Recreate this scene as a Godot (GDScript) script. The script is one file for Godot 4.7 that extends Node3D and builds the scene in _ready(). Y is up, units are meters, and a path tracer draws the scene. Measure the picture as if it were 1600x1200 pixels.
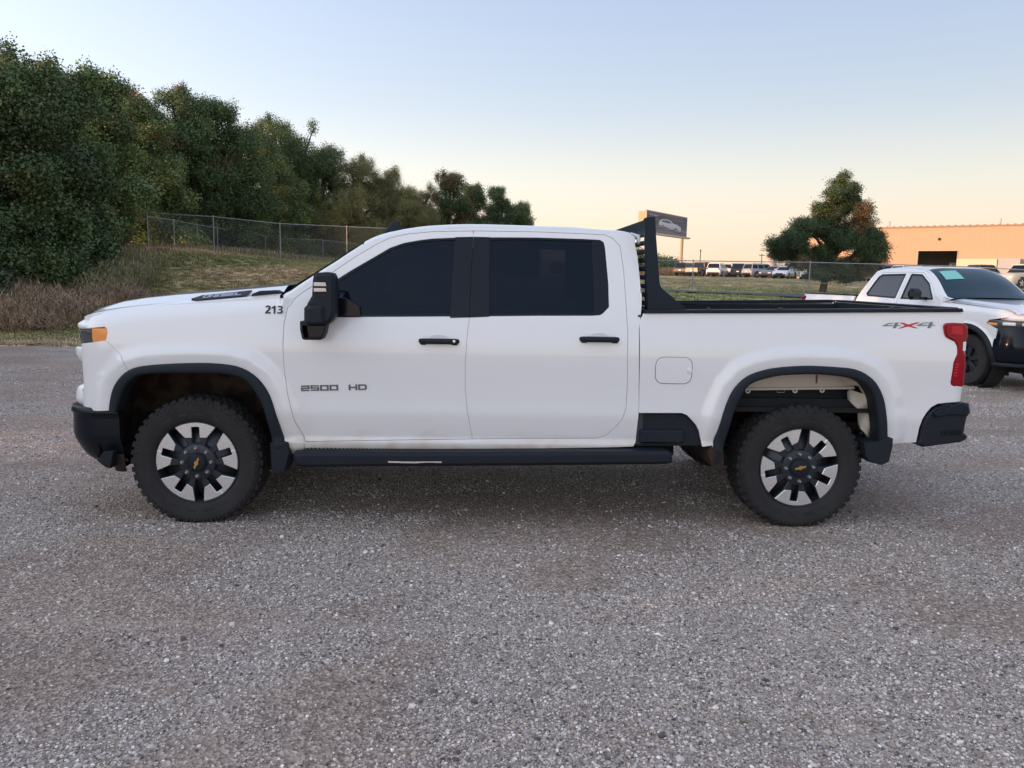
extends Node3D
# A white crew-cab pickup on a gravel lot at sunset, trees and fences behind it, a car lot and a lit hall beyond.

const UP := Vector3.UP
var M := {}
var names := {}
var rng := RandomNumberGenerator.new()

# ------------------------------------------------------------------ geometry collector
class G:
	var v := PackedVector3Array()
	var n := PackedVector3Array()
	var c := PackedColorArray()
	var uv := PackedVector2Array()
	var col := Color.WHITE
	var painted := false

	func tri(a: Vector3, b: Vector3, d: Vector3, na: Vector3, nb: Vector3, nd: Vector3) -> void:
		if (b - a).cross(d - a).dot(na + nb + nd) > 0.0:
			v.append(a); v.append(d); v.append(b)
			n.append(na); n.append(nd); n.append(nb)
		else:
			v.append(a); v.append(b); v.append(d)
			n.append(na); n.append(nb); n.append(nd)
		if painted:
			c.append(col); c.append(col); c.append(col)

	func tric(a: Array, b: Array, d: Array) -> void:   # [position, normal, colour]
		var swap: bool = ((b[0] - a[0]) as Vector3).cross(d[0] - a[0]).dot(a[1] + b[1] + d[1]) > 0.0
		for q in ([a, d, b] if swap else [a, b, d]):
			v.append(q[0]); n.append(q[1]); c.append(q[2])

	func quad(a: Vector3, b: Vector3, d: Vector3, e: Vector3, toward := Vector3.ZERO) -> void:   # flat
		var m := (b - a).cross(d - a)
		if m.length() < 1e-12:
			m = (d - a).cross(e - a)
		m = m.normalized()
		if toward != Vector3.ZERO and m.dot(toward) < 0.0:
			m = -m
		tri(a, b, d, m, m, m)
		tri(a, d, e, m, m, m)

	func quadn4(a: Vector3, b: Vector3, d: Vector3, e: Vector3, m: Vector3) -> void:
		tri(a, b, d, m, m, m)
		tri(a, d, e, m, m, m)

	func quadn(a: Vector3, b: Vector3, d: Vector3, e: Vector3, na: Vector3, nb: Vector3, nd: Vector3, ne: Vector3) -> void:
		tri(a, b, d, na, nb, nd)
		tri(a, d, e, na, nd, ne)

	func box(at: Vector3, size: Vector3, bev := 0.0, turn := Basis.IDENTITY) -> void:
		var h := size / 2.0
		bev = minf(bev, 0.49 * minf(size.x, minf(size.y, size.z)))
		var k := h - Vector3(bev, bev, bev)
		for a in 3:
			var b := (a + 1) % 3
			var d := (a + 2) % 3
			for s: float in [-1.0, 1.0]:
				var p: Array[Vector3] = []
				for t in [[-1.0, -1.0], [1.0, -1.0], [1.0, 1.0], [-1.0, 1.0]]:
					var q := Vector3.ZERO
					q[a] = s * h[a]; q[b] = t[0] * k[b]; q[d] = t[1] * k[d]
					p.append(at + turn * q)
				var m := Vector3.ZERO
				m[a] = s
				quad(p[0], p[1], p[2], p[3], turn * m)
				if bev > 0.0:
					for s2: float in [-1.0, 1.0]:
						var e: Array[Vector3] = []
						for t: float in [-1.0, 1.0]:
							var q := Vector3.ZERO
							q[a] = s * h[a]; q[b] = s2 * k[b]; q[d] = t * k[d]
							e.append(at + turn * q)
						for t: float in [1.0, -1.0]:
							var q := Vector3.ZERO
							q[a] = s * k[a]; q[b] = s2 * h[b]; q[d] = t * k[d]
							e.append(at + turn * q)
						var m2 := Vector3.ZERO
						m2[a] = s; m2[b] = s2
						quad(e[0], e[1], e[2], e[3], turn * m2)
		if bev > 0.0:
			for sx: float in [-1.0, 1.0]:
				for sy: float in [-1.0, 1.0]:
					for sz: float in [-1.0, 1.0]:
						var m := turn * Vector3(sx, sy, sz).normalized()
						tri(at + turn * Vector3(sx * h.x, sy * k.y, sz * k.z), at + turn * Vector3(sx * k.x, sy * h.y, sz * k.z), at + turn * Vector3(sx * k.x, sy * k.y, sz * h.z), m, m, m)

	func tube(p: PackedVector3Array, r: PackedFloat32Array, sides := 8, caps := true) -> void:
		var rings: Array = []
		var side := Vector3.ZERO
		for i in p.size():
			var t := (p[mini(i + 1, p.size() - 1)] - p[maxi(i - 1, 0)]).normalized()
			if side == Vector3.ZERO:
				side = t.cross(Vector3.UP if absf(t.y) < 0.9 else Vector3.RIGHT).normalized()
			side = (side - t * side.dot(t)).normalized()
			var up := t.cross(side)
			var ring: Array = []
			for k in sides:
				var a := TAU * k / sides
				var m := side * cos(a) + up * sin(a)
				ring.append([p[i] + m * r[mini(i, r.size() - 1)], m])
			rings.append(ring)
			if caps and (i == 0 or i == p.size() - 1):
				var m := -t if i == 0 else t
				for k in range(1, sides - 1):
					tri(ring[0][0], ring[k][0], ring[k + 1][0], m, m, m)
		for i in rings.size() - 1:
			for k in sides:
				var a: Array = rings[i][k]
				var b: Array = rings[i][(k + 1) % sides]
				var d: Array = rings[i + 1][(k + 1) % sides]
				var e: Array = rings[i + 1][k]
				quadn(a[0], b[0], d[0], e[0], a[1], b[1], d[1], e[1])

	func lathe(prof: PackedVector2Array, sides: int, at := Vector3.ZERO, turn := Basis.IDENTITY, sharp := 0.75) -> void:   # (radius, along z)
		var seg: Array[Vector2] = []
		for i in prof.size() - 1:
			var t := prof[i + 1] - prof[i]
			seg.append(Vector2(t.y, -t.x).normalized())
		for i in prof.size() - 1:
			var n0 := seg[i]
			var n1 := seg[i]
			if i > 0 and seg[i - 1].dot(seg[i]) > sharp:
				n0 = (seg[i - 1] + seg[i]).normalized()
			if i < seg.size() - 1 and seg[i + 1].dot(seg[i]) > sharp:
				n1 = (seg[i + 1] + seg[i]).normalized()
			for k in sides:
				var q: Array = []
				for kk in [k, k + 1]:
					var a: float = TAU * kk / sides
					var u := Vector3(cos(a), sin(a), 0)
					q.append([at + turn * (u * prof[i].x + Vector3(0, 0, prof[i].y)), turn * (u * n0.x + Vector3(0, 0, n0.y))])
					q.append([at + turn * (u * prof[i + 1].x + Vector3(0, 0, prof[i + 1].y)), turn * (u * n1.x + Vector3(0, 0, n1.y))])
				quadn(q[0][0], q[1][0], q[3][0], q[2][0], q[0][1], q[1][1], q[3][1], q[2][1])

	func grid(rows: Array, sgn := 1.0, toward := Vector3.ZERO) -> void:   # rows of points, smooth
		var nr := rows.size()
		var nc: int = rows[0].size()
		var nn: Array = []
		if toward != Vector3.ZERO:
			var sum := 0.0
			for i in nr - 1:
				for k in nc - 1:
					sum += (rows[i][k + 1] - rows[i][k]).cross(rows[i + 1][k] - rows[i][k]).dot(toward)
			sgn = 1.0 if sum > 0.0 else -1.0
		for i in nr:
			var line := PackedVector3Array()
			for k in nc:
				var du: Vector3 = rows[i][mini(k + 1, nc - 1)] - rows[i][maxi(k - 1, 0)]
				var dv: Vector3 = rows[mini(i + 1, nr - 1)][k] - rows[maxi(i - 1, 0)][k]
				var m := du.cross(dv).normalized() * sgn
				line.append(m)
			nn.append(line)
		for i in nr - 1:
			for k in nc - 1:
				quadn(rows[i][k], rows[i][k + 1], rows[i + 1][k + 1], rows[i + 1][k], nn[i][k], nn[i][k + 1], nn[i + 1][k + 1], nn[i + 1][k])

	func prism(poly: PackedVector2Array, z0: float, z1: float, x := Transform3D.IDENTITY, bev := 0.0, back := true) -> void:
		if Geometry2D.is_polygon_clockwise(poly):
			poly = poly.duplicate()
			poly.reverse()
		var s := poly.size()
		var inner := PackedVector2Array()
		var dir := 1.0 if z1 > z0 else -1.0
		for i in s:
			var e0 := (poly[i] - poly[(i + s - 1) % s]).normalized()
			var e1 := (poly[(i + 1) % s] - poly[i]).normalized()
			var m := (Vector2(e0.y, -e0.x) + Vector2(e1.y, -e1.x)).normalized()
			var w := maxf(m.dot(Vector2(e0.y, -e0.x)), 0.4)
			inner.append(poly[i] - m * (bev / w))
		var ids := Geometry2D.triangulate_polygon(inner)
		var f := x.basis * Vector3(0, 0, dir)
		for i in range(0, ids.size(), 3):
			tri(x * Vector3(inner[ids[i]].x, inner[ids[i]].y, z1), x * Vector3(inner[ids[i + 1]].x, inner[ids[i + 1]].y, z1), x * Vector3(inner[ids[i + 2]].x, inner[ids[i + 2]].y, z1), f, f, f)
		if back:
			ids = Geometry2D.triangulate_polygon(poly)
			for i in range(0, ids.size(), 3):
				tri(x * Vector3(poly[ids[i]].x, poly[ids[i]].y, z0), x * Vector3(poly[ids[i + 1]].x, poly[ids[i + 1]].y, z0), x * Vector3(poly[ids[i + 2]].x, poly[ids[i + 2]].y, z0), -f, -f, -f)
		for i in s:
			var a := poly[i]
			var b := poly[(i + 1) % s]
			var e := (b - a).normalized()
			var m := x.basis * Vector3(e.y, -e.x, 0)
			var zb := z1 - dir * bev
			quad(x * Vector3(a.x, a.y, z0), x * Vector3(b.x, b.y, z0), x * Vector3(b.x, b.y, zb), x * Vector3(a.x, a.y, zb), m)
			if bev > 0.0:
				var ia := inner[i]
				var ib := inner[(i + 1) % s]
				quad(x * Vector3(a.x, a.y, zb), x * Vector3(b.x, b.y, zb), x * Vector3(ib.x, ib.y, z1), x * Vector3(ia.x, ia.y, z1), m + f)

	func mesh() -> ArrayMesh:
		var a := []
		a.resize(Mesh.ARRAY_MAX)
		a[Mesh.ARRAY_VERTEX] = v
		a[Mesh.ARRAY_NORMAL] = n
		if c.size() == v.size():
			a[Mesh.ARRAY_COLOR] = c
		if uv.size() == v.size():
			a[Mesh.ARRAY_TEX_UV] = uv
		var m := ArrayMesh.new()
		m.add_surface_from_arrays(Mesh.PRIMITIVE_TRIANGLES, a)
		return m

# ------------------------------------------------------------------ naming and placing
func numbered(called: String) -> String:
	names[called] = names.get(called, -1) + 1
	return called if names[called] == 0 else "%s_%03d" % [called, names[called]]

func tag(o: Node, label: String, category := "", group := "", kind := "") -> void:
	if label: o.set_meta("label", label)
	if category: o.set_meta("category", category)
	if group: o.set_meta("group", group)
	if kind: o.set_meta("kind", kind)

func thing(called: String, label: String, category: String, at := Vector3.ZERO, turn := 0.0, group := "") -> Node3D:
	var o := Node3D.new()
	o.name = numbered(called)
	add_child(o)
	o.position = at
	o.rotation.y = turn
	tag(o, label, category, group)
	return o

func put(called: String, shape: Variant, m: Material, parent: Node, x := Transform3D.IDENTITY) -> MeshInstance3D:
	var o := MeshInstance3D.new()
	o.name = called if parent != self else numbered(called)
	o.mesh = shape.mesh() if shape is G else shape
	o.material_override = m
	o.transform = x
	parent.add_child(o, true)
	return o

func part(called: String, parent: Node, at := Vector3.ZERO) -> Node3D:
	var o := Node3D.new()
	o.name = called
	o.position = at
	parent.add_child(o, true)
	return o

func structure(called: String, shape: Variant, m: Material) -> MeshInstance3D:
	var o := put(called, shape, m, self)
	o.set_meta("kind", "structure")
	return o

func twin(thing_: Node3D, label: String, at: Vector3, turn: float) -> Node3D:
	var o: Node3D = thing_.duplicate()
	o.name = numbered(String(thing_.name).rstrip("0123456789").rstrip("_"))
	add_child(o)
	o.position = at
	o.rotation.y = turn
	o.set_meta("label", label)
	return o

func pv(a: Array) -> PackedVector2Array:
	var o := PackedVector2Array()
	for i in range(0, a.size(), 2):
		o.append(Vector2(a[i], a[i + 1]))
	return o

func lin(r: float, g: float, b: float) -> Color:
	return Color(r, g, b)

func mat(r: float, g: float, b: float, rough := 0.6, metal := 0.0) -> StandardMaterial3D:   # real-world (linear) base colour
	var m := StandardMaterial3D.new()
	m.albedo_color = Color(r, g, b).linear_to_srgb()
	m.roughness = rough
	m.metallic = metal
	return m

func noise(kind: int, freq: float, s := 1, octaves := 3) -> FastNoiseLite:
	var f := FastNoiseLite.new()
	f.noise_type = kind
	f.frequency = freq
	f.seed = s
	f.fractal_octaves = octaves
	return f

func noise_map(f: FastNoiseLite, size: int, ramp: Array = [], normal := 0.0) -> NoiseTexture2D:
	var t := NoiseTexture2D.new()
	t.width = size
	t.height = size
	t.seamless = true
	t.generate_mipmaps = false
	t.noise = f
	if ramp:
		var g := Gradient.new()
		g.offsets = PackedFloat32Array(ramp.map(func(q): return q[0]))
		g.colors = PackedColorArray(ramp.map(func(q): return Color(q[1], q[2], q[3]).linear_to_srgb()))
		t.color_ramp = g
	if normal > 0.0:
		t.as_normal_map = true
		t.bump_strength = normal
	return t

func hermite(xs: Array, ys: Array, x: float) -> float:
	var last := xs.size() - 1
	if x <= xs[0]: return ys[0]
	if x >= xs[last]: return ys[last]
	var i := 0
	while xs[i + 1] < x: i += 1
	var h: float = xs[i + 1] - xs[i]
	var t: float = (x - xs[i]) / h
	var m0: float = (ys[1] - ys[0]) / (xs[1] - xs[0]) if i == 0 else (ys[i + 1] - ys[i - 1]) / (xs[i + 1] - xs[i - 1])
	var m1: float = (ys[last] - ys[last - 1]) / (xs[last] - xs[last - 1]) if i + 1 == last else (ys[i + 2] - ys[i]) / (xs[i + 2] - xs[i])
	return (2 * t * t * t - 3 * t * t + 1) * ys[i] + (t * t * t - 2 * t * t + t) * h * m0 + (3 * t * t - 2 * t * t * t) * ys[i + 1] + (t * t * t - t * t) * h * m1

# ------------------------------------------------------------------ pressed panels: an outline on a curved side
# depth(x, y) is how far a panel lies inboard; the panel's points are (x, y, -depth).
func on_panel(depth: Callable, x: float, y: float, tint: Variant) -> Array:
	var e := 0.004
	var d: float = depth.call(x, y)
	var dx: float = (depth.call(x + e, y) - depth.call(x - e, y)) / (2 * e)
	var dy: float = (depth.call(x, y + e) - depth.call(x, y - e)) / (2 * e)
	return [Vector3(x, y, -d), Vector3(dx, dy, 1).normalized(), tint.call(x, y) if tint else Color.WHITE]

func panel(g: G, outline: PackedVector2Array, holes: Array, depth: Callable, cell: float, lip := 0.02, gap := 0.0, tint: Variant = null) -> void:
	var outer := outline
	if gap > 0.0:
		var o := Geometry2D.offset_polygon(outline, -gap)
		outer = o[0]
	var lo := outer[0]
	var hi := outer[0]
	for p in outer:
		lo = lo.min(p)
		hi = hi.max(p)
	var seen := {}
	for iy in range(int(floor(lo.y / cell)), int(ceil(hi.y / cell))):
		for ix in range(int(floor(lo.x / cell)), int(ceil(hi.x / cell))):
			var a := Vector2(ix, iy) * cell
			var sq := PackedVector2Array([a, a + Vector2(cell, 0), a + Vector2(cell, cell), a + Vector2(0, cell)])
			var pieces: Array = Geometry2D.intersect_polygons(sq, outer)
			for h in holes:
				var left: Array = []
				for p in pieces:
					left.append_array(Geometry2D.clip_polygons(p, h))
				pieces = left
			for p: PackedVector2Array in pieces:
				if p.size() < 3: continue
				var ids := PackedInt32Array([0, 1, 2, 0, 2, 3]) if p.size() == 4 else Geometry2D.triangulate_polygon(p)
				var q: Array = []
				for w in p:
					var key := Vector2i((w * 20000.0).round())
					if not seen.has(key):
						seen[key] = on_panel(depth, w.x, w.y, tint)
					q.append(seen[key])
				for i in range(0, ids.size(), 3):
					g.tric(q[ids[i]], q[ids[i + 1]], q[ids[i + 2]])
	if lip > 0.0:
		edge(g, outer, depth, lip, 1.0, tint)
		for h in holes:
			edge(g, h, depth, lip, -1.0, tint)

func edge(g: G, outline: PackedVector2Array, depth: Callable, lip: float, way: float, tint: Variant) -> void:
	var s := outline.size()
	var cw := -1.0 if Geometry2D.is_polygon_clockwise(outline) else 1.0
	for i in s:
		var a := outline[i]
		var b := outline[(i + 1) % s]
		var steps := maxi(1, int(ceil(a.distance_to(b) / 0.04)))
		var t := (b - a).normalized()
		var m2 := Vector2(t.y, -t.x) * cw * way
		var m := Vector3(m2.x, m2.y, 0)
		for k in steps:
			var p := a.lerp(b, float(k) / steps)
			var q := a.lerp(b, float(k + 1) / steps)
			var p0 := on_panel(depth, p.x, p.y, tint)
			var q0 := on_panel(depth, q.x, q.y, tint)
			var o := m * 0.002 + Vector3(0, 0, -0.0025)
			var p1 := [p0[0] + o, m, p0[2]]
			var q1 := [q0[0] + o, m, q0[2]]
			var p2 := [p1[0] - Vector3(0, 0, lip), m, p0[2]]
			var q2 := [q1[0] - Vector3(0, 0, lip), m, q0[2]]
			g.tric(p0, q0, q1); g.tric(p0, q1, p1)
			g.tric(p1, q1, q2); g.tric(p1, q2, p2)

# a strip that starts on the side at xs, turns round the corner with radius r and runs across the end at xf to the other side
func end_plan(xs: float, xf: float, r: float, d0: float, bow: float, width: float, from := 0.0, to := 1.0) -> Array:
	var s := signf(xf - xs)
	var pts: Array = []
	var nrm: Array = []
	var raw: Array = []
	for k in 5:
		raw.append([Vector2(lerpf(xs, xf - s * r, k / 5.0), d0), Vector2(0, -1)])
	for k in 13:
		var a := PI / 2 * k / 12.0
		raw.append([Vector2(xf - s * r + s * r * sin(a), d0 + r - r * cos(a)), Vector2(s * sin(a), -cos(a))])
	for k in range(1, 9):
		var t := k / 8.0
		var d := lerpf(d0 + r, width / 2, t)
		raw.append([Vector2(xf + s * bow * (1 - (1 - t) * (1 - t)), d), Vector2(s, -0.05 * (1 - t)).normalized()])
	var count := raw.size()
	for k in range(count - 2, -1, -1):
		var q: Array = raw[k]
		raw.append([Vector2(q[0].x, width - q[0].y), Vector2(q[1].x, -q[1].y)])
	var i0 := int(round(from * (raw.size() - 1)))
	var i1 := int(round(to * (raw.size() - 1)))
	return raw.slice(i0, i1 + 1)

func end_strip(g: G, plan: Array, prof: Array) -> void:   # prof: [y, inset]
	var rows: Array = []
	for p in prof:
		var line := PackedVector3Array()
		for q in plan:
			var w: Vector2 = q[0] - q[1] * p[1]
			line.append(Vector3(w.x, p[0], -w.y))
		rows.append(line)
	var mid := plan.size() / 2
	var m: Vector2 = plan[mid][1]
	var du: Vector3 = rows[0][mini(mid + 1, plan.size() - 1)] - rows[0][mid - 1]
	var dv: Vector3 = rows[-1][mid] - rows[0][mid]
	g.grid(rows, 1.0 if du.cross(dv).dot(Vector3(m.x, 0, -m.y)) > 0.0 else -1.0)

# ------------------------------------------------------------------ the sky: clear, after sunrise colours, palest towards the low sun
const SUN_WAY := Vector3(0.93, -0.112, -0.35)   # the way its light travels

func sky_image() -> Image:
	var im := Image.create_empty(512, 256, false, Image.FORMAT_RGBF)
	var e := [0.0, 2.4, 4.5, 6.7, 9.0, 11.6, 16.0, 19.5, 27.0, 40.0, 90.0]
	var r := [0.93, 0.93, 0.90, 0.82, 0.70, 0.57, 0.47, 0.42, 0.39, 0.37, 0.35]
	var g := [0.67, 0.73, 0.78, 0.79, 0.73, 0.65, 0.57, 0.52, 0.47, 0.45, 0.43]
	var b := [0.45, 0.54, 0.62, 0.69, 0.72, 0.73, 0.73, 0.71, 0.68, 0.66, 0.64]
	var sun := -SUN_WAY.normalized()
	for y in 256:
		var el := 90.0 - (y + 0.5) / 256.0 * 180.0
		var q := maxf(el, 0.0)
		var base := Color(hermite(e, r, q), hermite(e, g, q), hermite(e, b, q))
		for x in 512:
			var az := (x + 0.5) / 512.0 * TAU
			var dir := Vector3(sin(az) * cos(deg_to_rad(el)), sin(deg_to_rad(el)), -cos(az) * cos(deg_to_rad(el)))
			var k := acos(clampf(dir.dot(sun), -1.0, 1.0))
			var near := exp(-pow(k / 1.15, 2.0))          # the broad pale glow round the sun
			var glow := exp(-pow(k / 0.30, 2.0))
			var haze := exp(-q / 24.0)
			var c := base.lerp(Color(0.88, 0.93, 1.0), clampf(near * 1.25, 0.0, 1.0) * 0.8)
			c = c * (1.0 + 1.9 * near * (0.35 + 0.65 * haze)) + Color(1.6, 1.0, 0.5) * glow
			im.set_pixel(x, y, c)
	return im

func set_up() -> void:
	var cam := Camera3D.new()
	cam.name = "camera"
	add_child(cam)
	cam.fov = 2.0 * rad_to_deg(atan(600.0 / 1202.0))
	cam.near = 0.1
	cam.far = 2000.0
	cam.position = Vector3(0, 1.66, 0)
	cam.basis = Basis(Vector3.RIGHT, deg_to_rad(-7.914)) * Basis(Vector3.BACK, deg_to_rad(1.049))
	cam.current = true
	var we := WorldEnvironment.new()
	we.name = "air"
	var env := Environment.new()
	env.background_mode = Environment.BG_SKY
	env.sky = Sky.new()
	var sm := PanoramaSkyMaterial.new()
	sm.panorama = ImageTexture.create_from_image(sky_image())
	env.sky.sky_material = sm
	env.background_energy_multiplier = 1.0
	env.tonemap_mode = Environment.TONE_MAPPER_LINEAR
	env.tonemap_exposure = 1.1
	env.sdfgi_enabled = true
	env.ssao_enabled = true
	env.ssil_enabled = true
	we.environment = env
	add_child(we)
	var sun := DirectionalLight3D.new()
	sun.name = "sun"
	sun.light_color = Color(1.0, 0.74, 0.50)
	sun.light_energy = 1.6
	sun.light_angular_distance = 0.5
	sun.shadow_enabled = true
	add_child(sun)
	sun.look_at_from_position(Vector3.ZERO, SUN_WAY)

func materials() -> void:
	M.paint = mat(0.80, 0.80, 0.81, 0.32)
	M.paint.clearcoat_enabled = true
	M.paint.clearcoat = 1.0
	M.paint.clearcoat_roughness = 0.03
	M.paint.vertex_color_use_as_albedo = true
	M.white = mat(0.80, 0.80, 0.81, 0.32)
	M.white.clearcoat_enabled = true
	M.white.clearcoat = 1.0
	M.white.clearcoat_roughness = 0.03
	M.dusty_white = mat(0.52, 0.47, 0.40, 0.7)
	M.black = mat(0.005, 0.012, 0.024, 0.45)
	M.black_gloss = mat(0.005, 0.008, 0.014, 0.15)
	M.black_plastic = mat(0.011, 0.015, 0.022, 0.6)
	M.grain = mat(0.012, 0.017, 0.024, 0.6)
	M.grain.normal_enabled = true
	M.grain.normal_texture = noise_map(noise(FastNoiseLite.TYPE_SIMPLEX, 0.12, 4), 256, [], 3.0)
	M.grain.normal_scale = 0.5
	M.grain.uv1_triplanar = true
	M.grain.uv1_scale = Vector3(4, 4, 4)
	M.liner = mat(0.007, 0.009, 0.013, 0.85)
	M.under = mat(0.010, 0.010, 0.012, 0.9)
	M.rust = mat(0.035, 0.022, 0.016, 0.9)
	M.rust.albedo_texture = noise_map(noise(FastNoiseLite.TYPE_SIMPLEX, 0.02, 9), 256, [[0.3, 0.3, 0.3, 0.35], [0.6, 1.0, 0.9, 0.8], [0.8, 3.0, 2.0, 1.4]])
	M.rust.uv1_triplanar = true
	M.mud = mat(0.055, 0.036, 0.026, 0.95)
	M.mud.albedo_texture = M.rust.albedo_texture
	M.mud.uv1_triplanar = true
	M.glass = mat(0.002, 0.008, 0.018, 0.03)
	M.glass.metallic_specular = 0.30
	M.sky_glass = mat(0.02, 0.025, 0.03, 0.03)
	M.sky_glass.metallic_specular = 0.7
	for k in ["black", "black_gloss", "black_plastic", "grain"]:
		M[k].metallic_specular = 0.36
	M.tint = M.glass.duplicate()
	M.tint.transparency = BaseMaterial3D.TRANSPARENCY_ALPHA
	M.tint.albedo_color.a = 0.90
	M.screen = mat(0.009, 0.036, 0.052, 0.04)
	M.silver = mat(0.84, 0.84, 0.85, 0.27, 0.8)
	M.machined = mat(0.66, 0.64, 0.62, 0.30, 1.0)
	M.machined.vertex_color_use_as_albedo = true
	M.dark_metal = mat(0.030, 0.034, 0.042, 0.36, 0.4)
	M.disc = mat(0.20, 0.17, 0.15, 0.45, 0.8)
	M.steel = mat(0.30, 0.31, 0.33, 0.42, 0.9)
	M.rubber = mat(0.020, 0.020, 0.021, 0.82)
	M.rubber.albedo_texture = noise_map(noise(FastNoiseLite.TYPE_SIMPLEX, 0.015, 3), 256, [[0.3, 0.75, 0.75, 0.78], [0.75, 1.35, 1.25, 1.15]])
	M.rubber.albedo_color = Color(0.021, 0.020, 0.021).linear_to_srgb()
	M.rubber.uv1_triplanar = true
	M.gold = mat(0.75, 0.42, 0.14, 0.3, 0.9)
	M.red = mat(0.27, 0.004, 0.014, 0.14)
	M.red.metallic_specular = 0.35
	M.red_dark = mat(0.16, 0.006, 0.014, 0.1)
	M.red_light = mat(0.48, 0.018, 0.035, 0.2)
	M.red_light.metallic_specular = 0.35
	M.red_paint = mat(0.55, 0.02, 0.04, 0.4)
	M.amber = mat(0.85, 0.33, 0.09, 0.2)
	M.lens = mat(0.07, 0.075, 0.08, 0.06)
	M.clear = mat(0.75, 0.76, 0.78, 0.1)
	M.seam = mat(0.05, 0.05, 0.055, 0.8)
	M.grey_letters = mat(0.10, 0.105, 0.115, 0.35)
	M.vent_grey = mat(0.42, 0.46, 0.52, 0.4)
	M.black_letters = mat(0.012, 0.012, 0.014, 0.5)
	M.concrete = mat(0.45, 0.44, 0.42, 0.9)
	M.galvanised = mat(0.26, 0.27, 0.28, 0.55, 0.5)
	M.bark = mat(0.06, 0.045, 0.035, 0.95)
	M.bark.albedo_texture = noise_map(noise(FastNoiseLite.TYPE_SIMPLEX, 0.05, 5), 256, [[0.2, 0.5, 0.5, 0.5], [0.8, 1.3, 1.25, 1.2]])
	M.bark.uv1_triplanar = true
	M.leaf = mat(1, 1, 1, 0.65)
	M.leaf.vertex_color_use_as_albedo = true
	M.leaf.backlight_enabled = true
	M.leaf.backlight = Color(0.45, 0.45, 0.3)
	M.blade = mat(1, 1, 1, 0.8)
	M.blade.vertex_color_use_as_albedo = true
	M.stone = mat(1, 1, 1, 0.9)
	M.stone.vertex_color_use_as_albedo = true

# ------------------------------------------------------------------ the pickup: x from its nose (-) to its tail (+), the near side at z = 0
const WIDE := 2.06
const BODY_Y := [0.44, 0.48, 0.505, 0.52, 0.545, 0.575, 0.592, 0.63, 0.70, 0.76, 0.85, 0.95, 1.05, 1.15, 1.21, 1.28, 1.35, 1.40]
const BODY_D := [0.10, 0.065, 0.045, 0.030, 0.022, 0.022, 0.034, 0.030, 0.018, 0.010, 0.012, 0.011, 0.007, 0.004, 0.006, 0.014, 0.026, 0.036]
const CROWN_X := [-2.85, -2.70, -2.412, -1.845, -1.45]
const CROWN_Y := [1.29, 1.36, 1.416, 1.473, 1.515]
var front_lip := pv([-2.484, 0.762, -2.442, 0.884, -2.376, 0.968, -2.273, 1.003, -2.001, 1.011, -1.806, 1.009, -1.685, 0.981, -1.618, 0.915, -1.559, 0.799, -1.516, 0.617, -1.503, 0.464])
var front_rim := pv([-2.536, 0.762, -2.525, 0.841, -2.492, 0.933, -2.413, 1.017, -2.290, 1.056, -1.997, 1.077, -1.795, 1.072, -1.674, 1.044, -1.583, 0.979, -1.516, 0.875, -1.468, 0.714, -1.431, 0.577, -1.398, 0.482])
var rear_lip := pv([1.491, 0.413, 1.472, 0.523, 1.495, 0.671, 1.532, 0.819, 1.588, 0.949, 1.640, 0.999, 1.719, 1.028, 1.829, 1.051, 2.039, 1.062, 2.234, 1.048, 2.340, 1.023, 2.410, 0.977, 2.459, 0.895, 2.487, 0.783, 2.518, 0.608])
var rear_rim := pv([1.406, 0.435, 1.404, 0.587, 1.429, 0.679, 1.459, 0.811, 1.507, 0.941, 1.582, 1.030, 1.673, 1.074, 1.793, 1.102, 1.991, 1.117, 2.193, 1.111, 2.324, 1.096, 2.419, 1.050, 2.482, 0.986, 2.531, 0.889, 2.558, 0.766, 2.581, 0.649])

func near_line(l: PackedVector2Array, p: Vector2) -> float:
	var best := 9.0
	for i in l.size() - 1:
		best = minf(best, p.distance_squared_to(Geometry2D.get_closest_point_to_segment(p, l[i], l[i + 1])))
	return sqrt(best)

func side_depth(x: float, y: float) -> float:
	var d := hermite(BODY_Y, BODY_D, y)
	if y > 1.40:
		var t := y - 1.40
		d += 0.12 * t if x > 0.89 else 0.26 * t + 0.1 * t * t
	if x < -1.45:
		var t := hermite(CROWN_X, CROWN_Y, x) - y
		if t < 0.10:
			d += 0.05 * pow(1.0 - maxf(t, -0.05) / 0.10, 2.0)
	var u := (-2.58 - x) / 0.22
	if u > 0.0:
		d += 0.22 * (1.0 - sqrt(maxf(0.0, 1.0 - pow(minf(u, 0.97), 2.0))))
	u = (x - 3.02) / 0.09
	if u > 0.0:
		d += 0.09 * (1.0 - sqrt(maxf(0.0, 1.0 - pow(minf(u, 0.95), 2.0))))
	if y < 1.35 and (absf(x) > 1.2):
		var l := front_rim if x < 0 else rear_rim
		if absf(x + 2.0) < 0.85 or absf(x - 2.05) < 0.85:
			var a := near_line(l, Vector2(x, y))
			if a < 0.15:
				d -= 0.026 * (1.0 - smoothstep(0.055, 0.15, a))
				d += 0.012 * pow(1.0 - minf(a / 0.085, 1.0), 1.5)
	return d

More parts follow.
